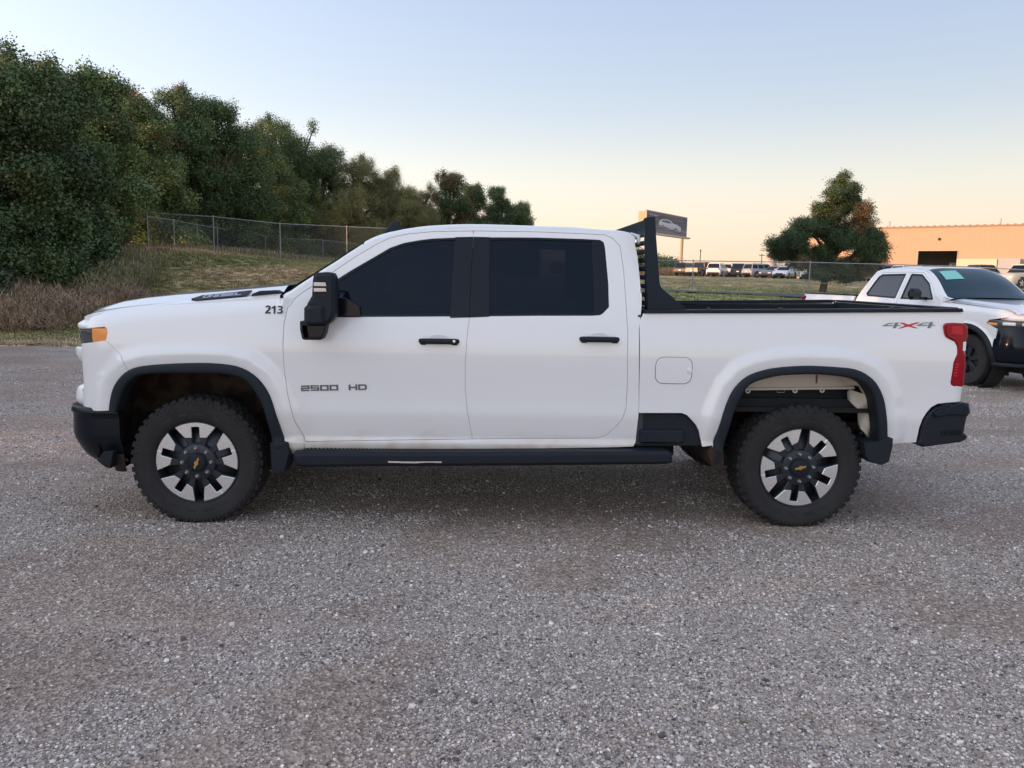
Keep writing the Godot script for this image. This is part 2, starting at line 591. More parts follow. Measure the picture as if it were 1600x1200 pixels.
var dust_noise := noise(FastNoiseLite.TYPE_SIMPLEX, 3.0, 21)
func dust(x: float, y: float) -> Color:   # road dust low on the doors and behind the wheels
	var k := smoothstep(0.66, 0.50, y + 0.05 * dust_noise.get_noise_2d(x * 0.6, y * 3.0))
	k = maxf(k * 0.7, 0.95 * smoothstep(0.545, 0.515, y))
	if absf(x + 1.5) < 0.35:
		k = maxf(k, 0.45 * smoothstep(0.30, 0.0, absf(x + 1.45)) * smoothstep(0.95, 0.55, y))
	if absf(x - 1.2) < 0.35:
		k = maxf(k, 0.35 * smoothstep(0.3, 0.0, absf(x - 1.25)) * smoothstep(0.85, 0.6, y))
	return Color.WHITE.lerp(Color(0.70, 0.56, 0.41), k * (0.75 + 0.5 * dust_noise.get_noise_2d(x * 2.0, y * 2.0)))

func both(called: String, shape: Variant, m: Material, parent: Node) -> Array:
	var mesh: Mesh = shape.mesh() if shape is G else shape
	return [put(called, mesh, m, parent), put(called, mesh, m, parent, Transform3D(Basis.from_scale(Vector3(1, 1, -1)), Vector3(0, 0, -WIDE)))]

func band(a: PackedVector2Array, b: PackedVector2Array, prof: Array, depth: Callable, count := 48) -> Array:   # rows across from line a to line b: prof [share, depth offset]
	var pa := even(a, count)
	var pb := even(b, count)
	var rows: Array = []
	for p in prof:
		var line := PackedVector3Array()
		for i in count + 1:
			var w := pa[i].lerp(pb[i], p[0])
			line.append(Vector3(w.x, w.y, -(depth.call(pa[i].x, pa[i].y) + p[1])))
		rows.append(line)
	return rows

func even(l: PackedVector2Array, count: int) -> PackedVector2Array:
	var c := Curve2D.new()
	for i in l.size():
		var t := (l[mini(i + 1, l.size() - 1)] - l[maxi(i - 1, 0)]) / 6.0
		c.add_point(l[i], -t if i > 0 else Vector2.ZERO, t if i < l.size() - 1 else Vector2.ZERO)
	c.bake_interval = 0.01
	var o := PackedVector2Array()
	for i in count + 1:
		o.append(c.sample_baked(c.get_baked_length() * i / count, true))
	return o

func smooth_line(l: PackedVector2Array, step := 0.03) -> PackedVector2Array:
	var len := 0.0
	for i in l.size() - 1:
		len += l[i].distance_to(l[i + 1])
	return even(l, maxi(2, int(len / step)))

func rev(l: PackedVector2Array) -> PackedVector2Array:
	var o := l.duplicate()
	o.reverse()
	return o

func pillow(lo: Vector2, hi: Vector2, r: float) -> PackedVector2Array:   # a rounded rectangle
	var o := PackedVector2Array()
	for q in [[hi.x - r, hi.y - r, 0.0], [lo.x + r, hi.y - r, 90.0], [lo.x + r, lo.y + r, 180.0], [hi.x - r, lo.y + r, 270.0]]:
		for k in 6:
			var a := deg_to_rad(q[2] + 18.0 * k)
			o.append(Vector2(q[0] + r * cos(a), q[1] + r * sin(a)))
	return o

func bar_letters(g: G, word: String, size: Vector2, gap: float, thick: float, depth: float) -> void:   # wide, squared lettering of straight bars
	var strokes := {
		"2": [[0, 1, 1, 1], [1, 1, 1, .5], [1, .5, 0, .5], [0, .5, 0, 0], [0, 0, 1, 0]],
		"5": [[1, 1, 0, 1], [0, 1, 0, .5], [0, .5, 1, .5], [1, .5, 1, 0], [1, 0, 0, 0]],
		"0": [[0, 0, 0, 1], [0, 1, 1, 1], [1, 1, 1, 0], [1, 0, 0, 0]],
		"H": [[0, 0, 0, 1], [1, 0, 1, 1], [0, .5, 1, .5]],
		"D": [[0, 0, 0, 1], [0, 1, .85, 1], [.85, 1, 1, .8], [1, .8, 1, .2], [1, .2, .85, 0], [.85, 0, 0, 0]],
		"I": [[0, 0, 0, 1]], "E": [[0, 0, 0, 1], [0, 1, 1, 1], [0, .5, .8, .5], [0, 0, 1, 0]], "L": [[0, 1, 0, 0], [0, 0, 1, 0]],
		"S": [[1, 1, 0, 1], [0, 1, 0, .5], [0, .5, 1, .5], [1, .5, 1, 0], [1, 0, 0, 0]],
	}
	var x := 0.0
	var lift := 0.0
	for ch in word:
		if ch != " ":
			for q in strokes[ch]:
				var a := Vector2(x + q[0] * size.x, q[1] * size.y)
				var b := Vector2(x + q[2] * size.x, q[3] * size.y)
				var t := b - a
				lift = 0.0006 if lift == 0.0 else 0.0
				var up := absf(t.y) > absf(t.x)
				g.box(Vector3((a.x + b.x) / 2, (a.y + b.y) / 2, depth / 2 + lift), Vector3(t.length() + thick, thick * (1.25 if up else 0.9), depth), 0.0, Basis(Vector3.BACK, t.angle()))
		x += size.x + gap if ch != "I" else thick + gap

func hood_y(x: float, w: float) -> float:   # height of the bonnet, w in from its edge
	var nose := smoothstep(-2.84, -2.50, x)
	return hermite(CROWN_X, CROWN_Y, x) + 0.010 * smoothstep(0.095, 0.14, w) + (0.030 + 0.022 * nose) * smoothstep(0.13, 0.36, w) + 0.018 * smoothstep(0.4, 1.0, w) + 0.001

# the greenhouse line that the roof, the windscreen and the rear wall spring from
func bridge(line: PackedVector2Array, rise: Array, from: float, to: float, steps: int, power := 5.0) -> Array:
	var rows: Array = []
	for k in steps + 1:
		var u := from + (to - from) * k / steps
		u = u if from > 0.0 else u
		var row := PackedVector3Array()
		for i in line.size():
			var p := line[i]
			var d := side_depth(p.x, p.y)
			var w := absf(u * 2.0 - 1.0)
			var h := 1.0 - pow(w, power)
			var r: Vector2 = rise[0].lerp(rise[1], float(i) / (line.size() - 1)) * h
			row.append(Vector3(p.x + r.x, p.y + r.y, -lerpf(d, WIDE - d, u)))
		rows.append(row)
	return rows

func crowded(n: int) -> PackedFloat32Array:
	var o := PackedFloat32Array()
	for k in n + 1:
		o.append(0.5 - 0.5 * cos(PI * k / n))
	return o

func wheel_of(turn_deg: float) -> Node3D:
	var w := Node3D.new()
	var tyre := G.new()
	var prof := pv([0.268, -0.235, 0.276, -0.250, 0.30, -0.268, 0.34, -0.276, 0.385, -0.270, 0.408, -0.255, 0.420, -0.232, 0.424, -0.20, 0.424, -0.045, 0.420, -0.018, 0.410, 0.004, 0.388, 0.020, 0.372, 0.0235, 0.370, 0.0225, 0.345, 0.026, 0.343, 0.025, 0.31, 0.020, 0.290, 0.010, 0.281, 0.000, 0.2725, -0.006])
	tyre.lathe(rev(prof), 96)
	for i in tyre.v.size():
		tyre.v[i].y = maxf(tyre.v[i].y, -0.4115)
	var t := put("tyre", tyre, M.rubber, w)
	var tread := G.new()
	var count := 46
	for k in count:
		for s in 2:
			var a := TAU * (k + 0.5 * s) / count
			var turn := Basis(Vector3.BACK, a)
			var z := -0.004 if s == 0 else -0.246
			var o := 1.0 if s == 0 else -1.0
			var long := 0.034 + 0.006 * (k % 2)
			tread.box(turn * Vector3(0.4165, 0, z - o * 0.030), Vector3(0.028, long, 0.062), 0.004, turn * Basis(Vector3.RIGHT, 0.12 * o))
			tread.box(turn * Vector3(0.398 - 0.006 * (k % 2), 0, z + o * 0.006), Vector3(0.030, long * 0.80, 0.016), 0.004, turn * Basis(Vector3.UP, -0.75 * o))
		for q in [[-0.085, 0.25, 0.05], [-0.128, 0.75, 0.035], [-0.172, 0.2, 0.05]]:
			var turn := Basis(Vector3.BACK, TAU * (k + q[1]) / count)
			tread.box(turn * Vector3(0.4195, 0, q[0]), Vector3(0.026, 0.036, q[2]), 0.004, turn * Basis(Vector3.RIGHT, 0.5 if k % 2 else -0.3))
	for k in count * 2:
		var turn := Basis(Vector3.BACK, TAU * (k + 0.25) / (count * 2))
		tread.box(turn * Vector3(0.383 - 0.004 * (k % 2), 0, 0.0205), Vector3(0.026 if k % 2 else 0.036, 0.010, 0.006), 0.002, turn * Basis(Vector3.UP, -0.30) * Basis(Vector3.BACK, 0.25))
	for k in 18:
		if k % 9 < 6:
			var turn := Basis(Vector3.BACK, TAU * k / 18 + 0.4)
			tread.box(turn * Vector3(0.3275, 0, 0.0225), Vector3(0.022, 0.05 + 0.03 * (k % 2), 0.003), 0.001, turn)
	for i in tread.v.size():
		tread.v[i].y = maxf(tread.v[i].y, -0.412)
	put("tread", tread, M.rubber, t)
	var rim := G.new()
	rim.lathe(pv([0.2725, -0.006, 0.2735, -0.001, 0.272, 0.001, 0.2685, -0.002, 0.262, -0.03, 0.248, -0.15, 0.262, -0.235]), 72)
	put("rim", rim, M.dark_metal, w)
	var back := G.new()
	back.lathe(pv([0.258, -0.115, 0.235, -0.085, 0.16, -0.048, 0.10, -0.022, 0.088, -0.018]), 60)
	back.lathe(pv([0.256, -0.17, 0.05, -0.17]), 40)
	put("wheel_dish", back, M.dark_metal, w)
	var brake := G.new()
	brake.lathe(pv([0.215, -0.150, 0.215, -0.135, 0.10, -0.135]), 48)
	put("brake_disc", brake, M.disc, w)
	var facing := Basis(Vector3.BACK, deg_to_rad(turn_deg))
	var slot := pv([0.128, -0.0255, 0.232, -0.0255, 0.236, -0.0215, 0.236, 0.0215, 0.232, 0.0255, 0.128, 0.0255, 0.124, 0.021, 0.124, -0.021])
	for k in 5:
		var x := Transform3D(facing * Basis(Vector3.BACK, TAU * k / 5), Vector3.ZERO)
		# a spoke: dark web with a window, its outer face machined bright
		var web := PackedVector2Array([Vector2(0.07, -0.045), Vector2(0.10, -0.052), Vector2(0.165, -0.080)])
		var face := PackedVector2Array([Vector2(0.163, -0.026), Vector2(0.163, -0.070), Vector2(0.182, -0.088)])
		for a in range(-30, 31, 6):
			web.append(Vector2.from_angle(deg_to_rad(a)) * 0.2675)
			face.append(Vector2.from_angle(deg_to_rad(a * 0.985)) * 0.2665)
		web.append_array(PackedVector2Array([Vector2(0.165, 0.080), Vector2(0.10, 0.052), Vector2(0.07, 0.045)]))
		face.append_array(PackedVector2Array([Vector2(0.182, 0.088), Vector2(0.163, 0.070), Vector2(0.163, 0.026)]))
		var sp := G.new()
		for piece in cut(web, slot):
			sp.prism(piece, -0.075, -0.010, x, 0.004)
		var spoke := put("spoke", sp, M.dark_metal, w)
		var fg := G.new()
		for piece in cut(face, slot):
			fg.prism(piece, -0.012, -0.002, x, 0.0025)
		put("machined_face", fg, M.silver, spoke)
	var hub := G.new()
	hub.lathe(pv([0.128, -0.030, 0.118, -0.006, 0.112, -0.0035, 0.05, -0.0035]), 48)
	put("hub", hub, M.dark_metal, w)
	var cap := G.new()
	cap.lathe(pv([0.066, -0.0035, 0.066, 0.008, 0.063, 0.011, 0.060, 0.011, 0.057, 0.017, 0.052, 0.020, 0.001, 0.021]), 40)
	var capn := put("centre_cap", cap, M.black_plastic, w)
	var bow := pv([-0.040, 0.000, -0.034, 0.011, -0.010, 0.011, -0.008, 0.0165, 0.0125, 0.0165, 0.011, 0.011, 0.040, 0.011, 0.034, -0.002, 0.011, -0.002, 0.0085, -0.0085, -0.012, -0.0085, -0.0105, -0.002, -0.036, -0.002])
	var b := G.new()
	b.prism(bow, 0.019, 0.0235, Transform3D(facing * Basis(Vector3.BACK, deg_to_rad(155.0 if turn_deg > 60 else -35.0)), Vector3.ZERO), 0.001)
	put("emblem", b, M.gold, capn)
	for k in 8:
		var a := TAU * k / 8 + deg_to_rad(turn_deg)
		var lug := G.new()
		lug.lathe(pv([0.0135, -0.004, 0.0135, 0.004, 0.011, 0.006, 0.0105, 0.016, 0.006, 0.021, 0.0005, 0.022]), 10, Vector3(cos(a), sin(a), 0) * 0.094)
		put("lug_nut", lug, M.steel, w)
	return w

func cut(a: PackedVector2Array, hole: PackedVector2Array) -> Array:   # a minus a hole, split along the hole so that no piece holds a hole
	var out: Array = []
	for s: float in [-1.0, 1.0]:
		var half := PackedVector2Array([Vector2(-1, 0), Vector2(1, 0), Vector2(1, s), Vector2(-1, s)])
		for p in Geometry2D.intersect_polygons(a, half):
			for q in Geometry2D.clip_polygons(p, hole):
				out.append(q)
	return out

func build_pickup() -> void:
	var t := thing("pickup_truck", "large white crew cab pickup with numbered 213 fender parked side-on across the gravel", "pickup truck", Vector3(-0.052, 0, -4.974), deg_to_rad(2.145))
	var tint := dust
	# --- fender and the corner ahead of it
	var arch_f := smooth_line(front_rim)
	var fender := pv([-1.399, 0.476, -1.306, 0.499, -1.302, 0.566, -1.364, 0.715, -1.401, 0.876, -1.421, 1.031, -1.425, 1.189, -1.423, 1.360, -1.398, 1.442, -1.356, 1.507, -1.392, 1.501])
	fender.append_array(pv([-1.512, 1.494, -1.614, 1.482, -1.821, 1.472, -2.028, 1.460, -2.271, 1.437, -2.432, 1.416, -2.570, 1.390]))
	fender.append_array(pv([-2.60, 1.375, -2.665, 1.355, -2.675, 1.285]))
	fender.append_array(pv([-2.551, 1.298, -2.535, 1.286, -2.531, 1.262, -2.543, 1.213, -2.443, 1.116]))
	var knee: Vector2 = pv([-2.409, 1.022])[0]
	var split := 0
	for i in arch_f.size():
		if arch_f[i].distance_to(knee) < arch_f[split].distance_to(knee): split = i
	fender.append_array(arch_f.slice(split))
	var g := G.new()
	panel(g, fender, [], side_depth, 0.022, 0.02, 0.0025, tint)
	both("front_fender", g, M.paint, t)
	var corner := pv([-2.443, 1.116, -2.543, 1.213, -2.617, 1.201, -2.722, 1.185, -2.725, 1.090, -2.728, 0.901, -2.812, 0.854])
	corner.append_array(pv([-2.76, 0.80, -2.75, 0.765]))
	corner.append_array(pv([-2.714, 0.754, -2.538, 0.761]))
	corner.append_array(arch_f.slice(0, split + 1))
	g = G.new()
	panel(g, corner, [], side_depth, 0.02, 0.02, 0.002, tint)
	both("front_corner_panel", g, M.paint, t)
	# --- cab side with both door openings
	var sill_line := pv([-1.301, 0.503, -0.785, 0.517, -0.363, 0.526, 0.274, 0.537, 0.745, 0.550, 0.869, 0.556])
	var cab := pv([-1.429, 1.506, -1.374, 1.538, -1.322, 1.577, -1.243, 1.632, -1.175, 1.679, -1.095, 1.732, -1.003, 1.798, -0.902, 1.863, -0.812, 1.900, -0.717, 1.925, -0.634, 1.942, -0.479, 1.964, -0.217, 1.980, 0.212, 1.980, 0.455, 1.979, 0.647, 1.968, 0.754, 1.964, 0.835, 1.955])
	var greenhouse := cab.duplicate()
	var rear_edge := pv([0.860, 1.936, 0.859, 1.889, 0.874, 1.805, 0.887, 1.637, 0.892, 1.542, 0.890, 1.451, 0.883, 1.405, 0.875, 1.335, 0.879, 1.148, 0.894, 0.807, 0.890, 0.720, 0.886, 0.587])
	cab.append_array(rear_edge)
	cab.append_array(rev(sill_line))
	cab.append_array(rev(pv([-1.428, 1.380, -1.425, 1.189, -1.421, 1.031, -1.401, 0.876, -1.364, 0.715, -1.302, 0.566])))
	var doors_top := pv([-1.398, 1.442, -1.386, 1.450, -1.356, 1.499, -1.308, 1.537, -1.249, 1.577, -1.125, 1.667, -0.985, 1.769, -0.852, 1.853, -0.762, 1.899, -0.650, 1.927, -0.478, 1.947, -0.217, 1.957])
	var front_door := doors_top.duplicate()
	front_door.append_array(pv([-0.212, 1.935, -0.218, 1.792, -0.225, 1.680, -0.229, 1.400, -0.244, 1.276, -0.254, 1.102, -0.253, 0.942, -0.239, 0.793, -0.203, 0.592, -0.784, 0.579, -1.294, 0.566, -1.364, 0.715, -1.401, 0.876, -1.421, 1.031, -1.425, 1.189, -1.419, 1.340]))
	var rear_door := pv([-0.213, 1.957, 0.211, 1.959, 0.467, 1.954, 0.659, 1.949, 0.712, 1.927, 0.760, 1.874, 0.780, 1.719, 0.797, 1.408, 0.803, 1.313, 0.805, 1.147, 0.812, 0.956, 0.809, 0.806, 0.786, 0.741, 0.739, 0.678, 0.690, 0.633, 0.632, 0.607, -0.203, 0.592, -0.239, 0.793, -0.253, 0.942, -0.254, 1.102, -0.244, 1.276, -0.229, 1.400, -0.225, 1.680, -0.218, 1.792])
	var opening: Array = Geometry2D.merge_polygons(Geometry2D.offset_polygon(front_door, 0.003)[0], Geometry2D.offset_polygon(rear_door, 0.003)[0])
	g = G.new()
	panel(g, cab, [opening[0]], side_depth, 0.022, 0.02, 0.0, tint)
	both("cab_side", g, M.paint, t)
	# --- doors
	var pane_f := pv([-1.099, 1.622, -0.982, 1.699, -0.849, 1.780, -0.759, 1.836, -0.673, 1.869, -0.569, 1.890, -0.477, 1.903, -0.322, 1.912, -0.233, 1.916, -0.235, 1.679, -0.237, 1.400, -0.699, 1.390, -1.089, 1.382])
	var pane_r := pv([-0.216, 1.916, 0.042, 1.921, 0.211, 1.923, 0.514, 1.920, 0.629, 1.916, 0.654, 1.898, 0.662, 1.853, 0.679, 1.629, 0.682, 1.476, 0.642, 1.434, 0.622, 1.422, 0.568, 1.417, 0.212, 1.411, -0.218, 1.400, -0.214, 1.680])
	g = G.new()
	panel(g, front_door, [pane_f], side_depth, 0.022, 0.02, 0.0025, tint)
	var fd := both("front_door", g, M.paint, t)
	g = G.new()
	panel(g, rear_door, [pane_r], side_depth, 0.022, 0.02, 0.0025, tint)
	var rd := both("rear_door", g, M.paint, t)
	var sunk := func(x: float, y: float) -> float: return side_depth(x, y) + 0.010
	var shallow := func(x: float, y: float) -> float: return side_depth(x, y) + 0.003
	for k in 2:
		var x := Transform3D.IDENTITY
		# black surround, then the panes
		var f_in := pv([-1.082, 1.610, -0.977, 1.682, -0.844, 1.766, -0.755, 1.821, -0.668, 1.855, -0.568, 1.875, -0.477, 1.888, -0.334, 1.897, -0.353, 1.414, -0.700, 1.406, -1.073, 1.398])
		var r_in := pv([-0.115, 1.899, 0.042, 1.907, 0.211, 1.908, 0.513, 1.906, 0.573, 1.905, 0.585, 1.442, 0.568, 1.433, 0.212, 1.427, -0.109, 1.420])
		g = G.new()
		panel(g, pane_f, [f_in], shallow, 0.04, 0.01, 0.0)
		put("window_surround", g, M.black_gloss, fd[k], x)
		g = G.new()
		panel(g, f_in, [], sunk, 0.05, 0.0)
		put("window_glass", g, M.tint, fd[k], x)
		g = G.new()
		panel(g, pane_r, [r_in], shallow, 0.04, 0.01, 0.0)
		put("window_surround", g, M.black_gloss, rd[k], x)
		g = G.new()
		panel(g, r_in, [], sunk, 0.05, 0.0)
		put("window_glass", g, M.tint, rd[k], x)
		g = G.new()
		panel(g, pv([-0.332, 1.912, -0.215, 1.917, -0.220, 1.792, -0.227, 1.679, -0.230, 1.396, -0.355, 1.391, -0.337, 1.665]), [], func(xx, yy): return side_depth(xx, yy) - 0.002, 0.04, 0.026)
		put("pillar_trim", g, M.black_gloss, fd[k])
		g = G.new()
		panel(g, pv([-0.210, 1.917, -0.106, 1.917, -0.106, 1.669, -0.104, 1.403, -0.226, 1.396, -0.222, 1.680, -0.216, 1.792]), [], func(xx, yy): return side_depth(xx, yy) - 0.002, 0.04, 0.026)
		put("pillar_trim", g, M.black_gloss, rd[k])
		# a pull handle over a scooped cup
		for q in [[fd[k], pv([-0.425, 1.241])[0], true], [rd[k], pv([0.617, 1.269])[0], false]]:
			var c: Vector2 = q[1]
			var d := side_depth(c.x, c.y)
			g = G.new()
			var line := PackedVector3Array()
			var rr := PackedFloat32Array()
			for i in 13:
				var u := i / 12.0 * 2.0 - 1.0
				line.append(Vector3(c.x + u * 0.122, c.y, -d + 0.030 * (1.0 - pow(absf(u), 6.0)) - 0.004))
				rr.append(0.0185 - 0.004 * pow(absf(u), 8.0))
			g.tube(line, rr, 12)
			for s: float in [-1.0, 1.0]:
				g.box(Vector3(c.x + s * 0.10, c.y - 0.004, -d + 0.012), Vector3(0.05, 0.040, 0.03), 0.01)
			put("door_handle", g, M.black_plastic, q[0])
			g = G.new()
			var dish: Array = []
			for i in 7:
				var row := PackedVector3Array()
				for j in 25:
					var a := TAU * j / 24.0
					var r := i / 6.0
					row.append(Vector3(c.x + cos(a) * 0.062 * r, c.y + 0.012 + sin(a) * 0.031 * r, -d + 0.002 + 0.002 * r * r))
				dish.append(row)
			g.grid(dish, 1.0, Vector3(0, 0, 1))
			put("handle_cup", g, M.white, q[0])
			if q[2]:
				g = G.new()
				g.lathe(pv([0.009, 0.0, 0.009, 0.004, 0.0005, 0.005]), 16, Vector3(c.x + 0.098, c.y + 0.002, -d + 0.034))
				put("lock_cylinder", g, M.silver, q[0])
	# --- panel behind the gaps, so that they read as shadow
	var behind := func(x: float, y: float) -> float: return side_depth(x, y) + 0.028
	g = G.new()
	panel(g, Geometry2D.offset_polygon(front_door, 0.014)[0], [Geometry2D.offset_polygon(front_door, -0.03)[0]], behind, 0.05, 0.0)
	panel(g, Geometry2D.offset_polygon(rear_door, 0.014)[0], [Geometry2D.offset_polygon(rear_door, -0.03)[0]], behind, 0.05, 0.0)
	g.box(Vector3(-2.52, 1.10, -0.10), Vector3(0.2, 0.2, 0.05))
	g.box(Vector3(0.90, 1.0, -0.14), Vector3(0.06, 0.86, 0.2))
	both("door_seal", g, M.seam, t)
	# --- roof, windscreen, rear wall
	var roof_line := smooth_line(greenhouse, 0.03)
	var first := 0
	while roof_line[first].x < -0.93: first += 1
	var top := roof_line.slice(first)
	top.append_array(pv([0.852, 1.949, 0.860, 1.927]))
	g = G.new()
	var rows := bridge(top, [Vector2(-0.02, 0.045), Vector2(0.012, 0.03)], 0.0, 1.0, 1, 6.0)
	rows = []
	for u in crowded(40):
		rows.append(bridge(top, [Vector2(-0.02, 0.048), Vector2(0.012, 0.035)], u, u, 1, 6.0)[0])
	g.grid(rows, 1.0, Vector3.UP)
	var roof := put("roof", g, M.white, t)
	g = G.new()
	g.tube(PackedVector3Array([Vector3(0.845, 1.955, -0.29), Vector3(0.90, 1.945, -0.29), Vector3(0.90, 1.90, -0.26)]), PackedFloat32Array([0.02, 0.02, 0.012]), 8)
	g.box(Vector3(0.872, 1.945, -1.03), Vector3(0.06, 0.03, 1.5), 0.012)
	put("rear_spoiler", g, M.white, roof)
	var screen := roof_line.slice(0, first + 1)
	for piece in [["windscreen_pillar", 0.0, 0.035, M.white], ["windscreen", 0.035, 0.965, M.glass], ["windscreen_pillar", 0.965, 1.0, M.white]]:
		g = G.new()
		rows = []
		for i in 25:
			var u: float = lerpf(piece[1], piece[2], i / 24.0)
			rows.append(bridge(screen, [Vector2(-0.09, 0.04), Vector2(-0.05, 0.045)], u, u, 1, 4.0)[0])
		g.grid(rows, 1.0, Vector3(-1, 1, 0))
		put(piece[0], g, piece[3], t)
	g = G.new()
	rows = []
	var back_line := smooth_line(rear_edge, 0.05)
	for i in 17:
		rows.append(bridge(back_line, [Vector2(0.02, 0), Vector2(0.015, 0)], i / 16.0, i / 16.0, 1, 6.0)[0])
	g.grid(rows, 1.0, Vector3(1, 0, 0))
	var wall := put("cab_rear_wall", g, M.white, t)
	g = G.new()
	g.prism(pillow(Vector2(-0.68, 1.46), Vector2(0.68, 1.83), 0.05), 0.0, 0.012, Transform3D(Basis(Vector3(0, 0, -1), Vector3(0, 1, 0), Vector3(1, 0, 0)), Vector3(0.905, 0, -1.03)), 0.004)
	put("rear_window", g, M.glass, wall)
	# antenna fin
	g = G.new()
	var fin := pv([-0.902, 1.962, -0.883, 2.000, -0.844, 2.048, -0.830, 2.055, -0.777, 2.063, -0.768, 2.026, -0.720, 2.006, -0.705, 1.975, -0.753, 1.936, -0.897, 1.924])
	g.prism(fin, -0.98, -0.93, Transform3D.IDENTITY, 0.012)
	put("roof_antenna", g, M.black_plastic, roof)
	# --- the dark cabin seen through the tinted panes
	var cabin := part("cabin", t)
	g = G.new()
	g.box(Vector3(-0.2, 0.60, -1.03), Vector3(2.0, 0.05, 1.7))
	g.box(Vector3(-0.2, 1.0, -0.16), Vector3(1.9, 0.7, 0.06))
	g.box(Vector3(-0.2, 1.0, -1.90), Vector3(1.9, 0.7, 0.06))
	g.box(Vector3(-1.15, 1.18, -1.03), Vector3(0.4, 0.35, 1.7), 0.08)
	put("cabin_lining", g, M.under, cabin)
	for q in [[-0.28, -0.55], [-0.28, -1.5], [0.55, -0.55], [0.55, -1.5], [0.55, -1.03]]:
		g = G.new()
		g.box(Vector3(q[0], 1.15, q[1]), Vector3(0.16, 0.7, 0.5), 0.06, Basis(Vector3.BACK, -0.16))
		g.box(Vector3(q[0] - 0.25, 0.86, q[1]), Vector3(0.5, 0.16, 0.5), 0.06)
		g.box(Vector3(q[0] + 0.06, 1.58, q[1]), Vector3(0.11, 0.18, 0.27), 0.05)
		put("cabin_seat", g, M.black, cabin)
	g = G.new()
	var ring := PackedVector3Array()
	for k in 25:
		ring.append(Vector3(-0.80, 1.26, -0.55) + Basis(Vector3.BACK, 0.45) * Vector3(0, sin(TAU * k / 24) * 0.19, cos(TAU * k / 24) * 0.19))
	g.tube(ring, PackedFloat32Array([0.015]), 6, false)
	put("steering_wheel", g, M.black, cabin)
	# --- bonnet, with a raised middle
	g = G.new()
	rows = []
	var hx := [-2.712, -2.70, -2.68, -2.66, -2.55, -2.40, -2.2, -2.0, -1.85, -1.7, -1.58, -1.46]
	for x: float in hx:
		var line := PackedVector3Array()
		for k in 45:
			var d := 0.096 + (WIDE - 0.192) * (0.5 - 0.5 * cos(PI * k / 44.0))
			var w := minf(d, WIDE - d)
			line.append(Vector3(x - 0.03 * smoothstep(0.1, 1.0, w), hood_y(x, w), -d))
		line.insert(0, line[0] + Vector3(0, -0.07, -0.004))
		line.append(line[-1] + Vector3(0, -0.07, 0.004))
		rows.append(line)
	g.grid(rows, 1.0, Vector3.UP)
	var hood := put("bonnet", g, M.white, t)
	for s in 2:
		var x := Transform3D.IDENTITY if s == 0 else Transform3D(Basis.from_scale(Vector3(1, 1, -1)), Vector3(0, 0, -WIDE))
		# the dark vent plate on the flank of the raised middle, with its letters
		var ends: PackedVector2Array = pv([-2.061, 1.479, -1.692, 1.498])
		g = G.new()
		rows = []
		for i in 15:
			var v := i / 14.0
			var line := PackedVector3Array()
			var wide := 0.062 * smoothstep(-0.02, 0.16, v)
			for q in [[-1.0, -0.01], [-1.0, 0.006], [-0.86, 0.010], [0.0, 0.010], [0.86, 0.010], [1.0, 0.006], [1.0, -0.01]]:
				var w: float = 0.20 + 0.02 * (v - 0.5) + q[0] * wide
				var xx := lerpf(ends[0].x, ends[1].x, v)
				line.append(Vector3(xx, hood_y(xx, w) + q[1], -w))
			rows.append(line)
		g.grid(rows, 1.0, UP)
		var plate := put("bonnet_vent", g, M.black_plastic, hood, x)
		if s == 0:
			g = G.new()
			bar_letters(g, "DIESEL", Vector2(0.034, 0.026), 0.013, 0.0065, 0.004)
			var x0 := lerpf(ends[0].x, ends[1].x, 0.22)
			var w0 := 0.178
			var p0 := Vector3(x0, hood_y(x0, w0) + 0.011, -w0)
			var ax := (Vector3(x0 + 0.2, hood_y(x0 + 0.2, w0) + 0.011, -w0) - p0).normalized()
			var ay := (Vector3(x0, hood_y(x0, w0 + 0.07) + 0.011, -w0 - 0.07) - p0).normalized()
			put("vent_letters", g, M.vent_grey, plate, Transform3D(Basis(ax, ay * 1.7, ax.cross(ay)), p0))
	g = G.new()
	var cowl := pv([-1.668, 1.498, -1.636, 1.484, -1.578, 1.489, -1.511, 1.501, -1.473, 1.514, -1.456, 1.533, -1.502, 1.547, -1.605, 1.541, -1.655, 1.521])
	g.prism(cowl, -1.92, -0.145, Transform3D.IDENTITY, 0.008)
	var cw := put("cowl", g, M.black_plastic, t)
	g = G.new()
	g.tube(PackedVector3Array([Vector3(-1.70, 1.495, -0.19), Vector3(-1.60, 1.535, -0.32), Vector3(-1.40, 1.60, -0.85)]), PackedFloat32Array([0.012, 0.010, 0.007]), 6)
	g.box(Vector3(-1.74, 1.488, -0.16), Vector3(0.09, 0.02, 0.05), 0.006)
	put("wiper_arm", g, M.dark_metal, cw)
	# --- nose: lip, lamps, bar, grille, bumper
	g = G.new()
	rows = []
	var lip_plan := end_plan(-2.60, -2.792, 0.15, 0.045, 0.04, WIDE)
	for q in [[0.0, 0.06], [0.03, 0.005], [0.20, 0.0], [0.42, 0.004], [0.60, 0.030], [0.80, 0.062], [1.0, 0.10], [1.02, 0.16]]:
		var line := PackedVector3Array()
		for e in lip_plan:
			var w: Vector2 = e[0] - e[1] * q[1]
			var in_ := minf(e[0].y, WIDE - e[0].y)
			line.append(Vector3(w.x, lerpf(1.275, 1.366 + 0.030 * smoothstep(0.08, 0.4, in_), q[0]), -w.y))
		rows.append(line)
	g.grid(rows, 1.0, Vector3(-1, 0.5, 0))
	put("bonnet_lip", g, M.white, t)
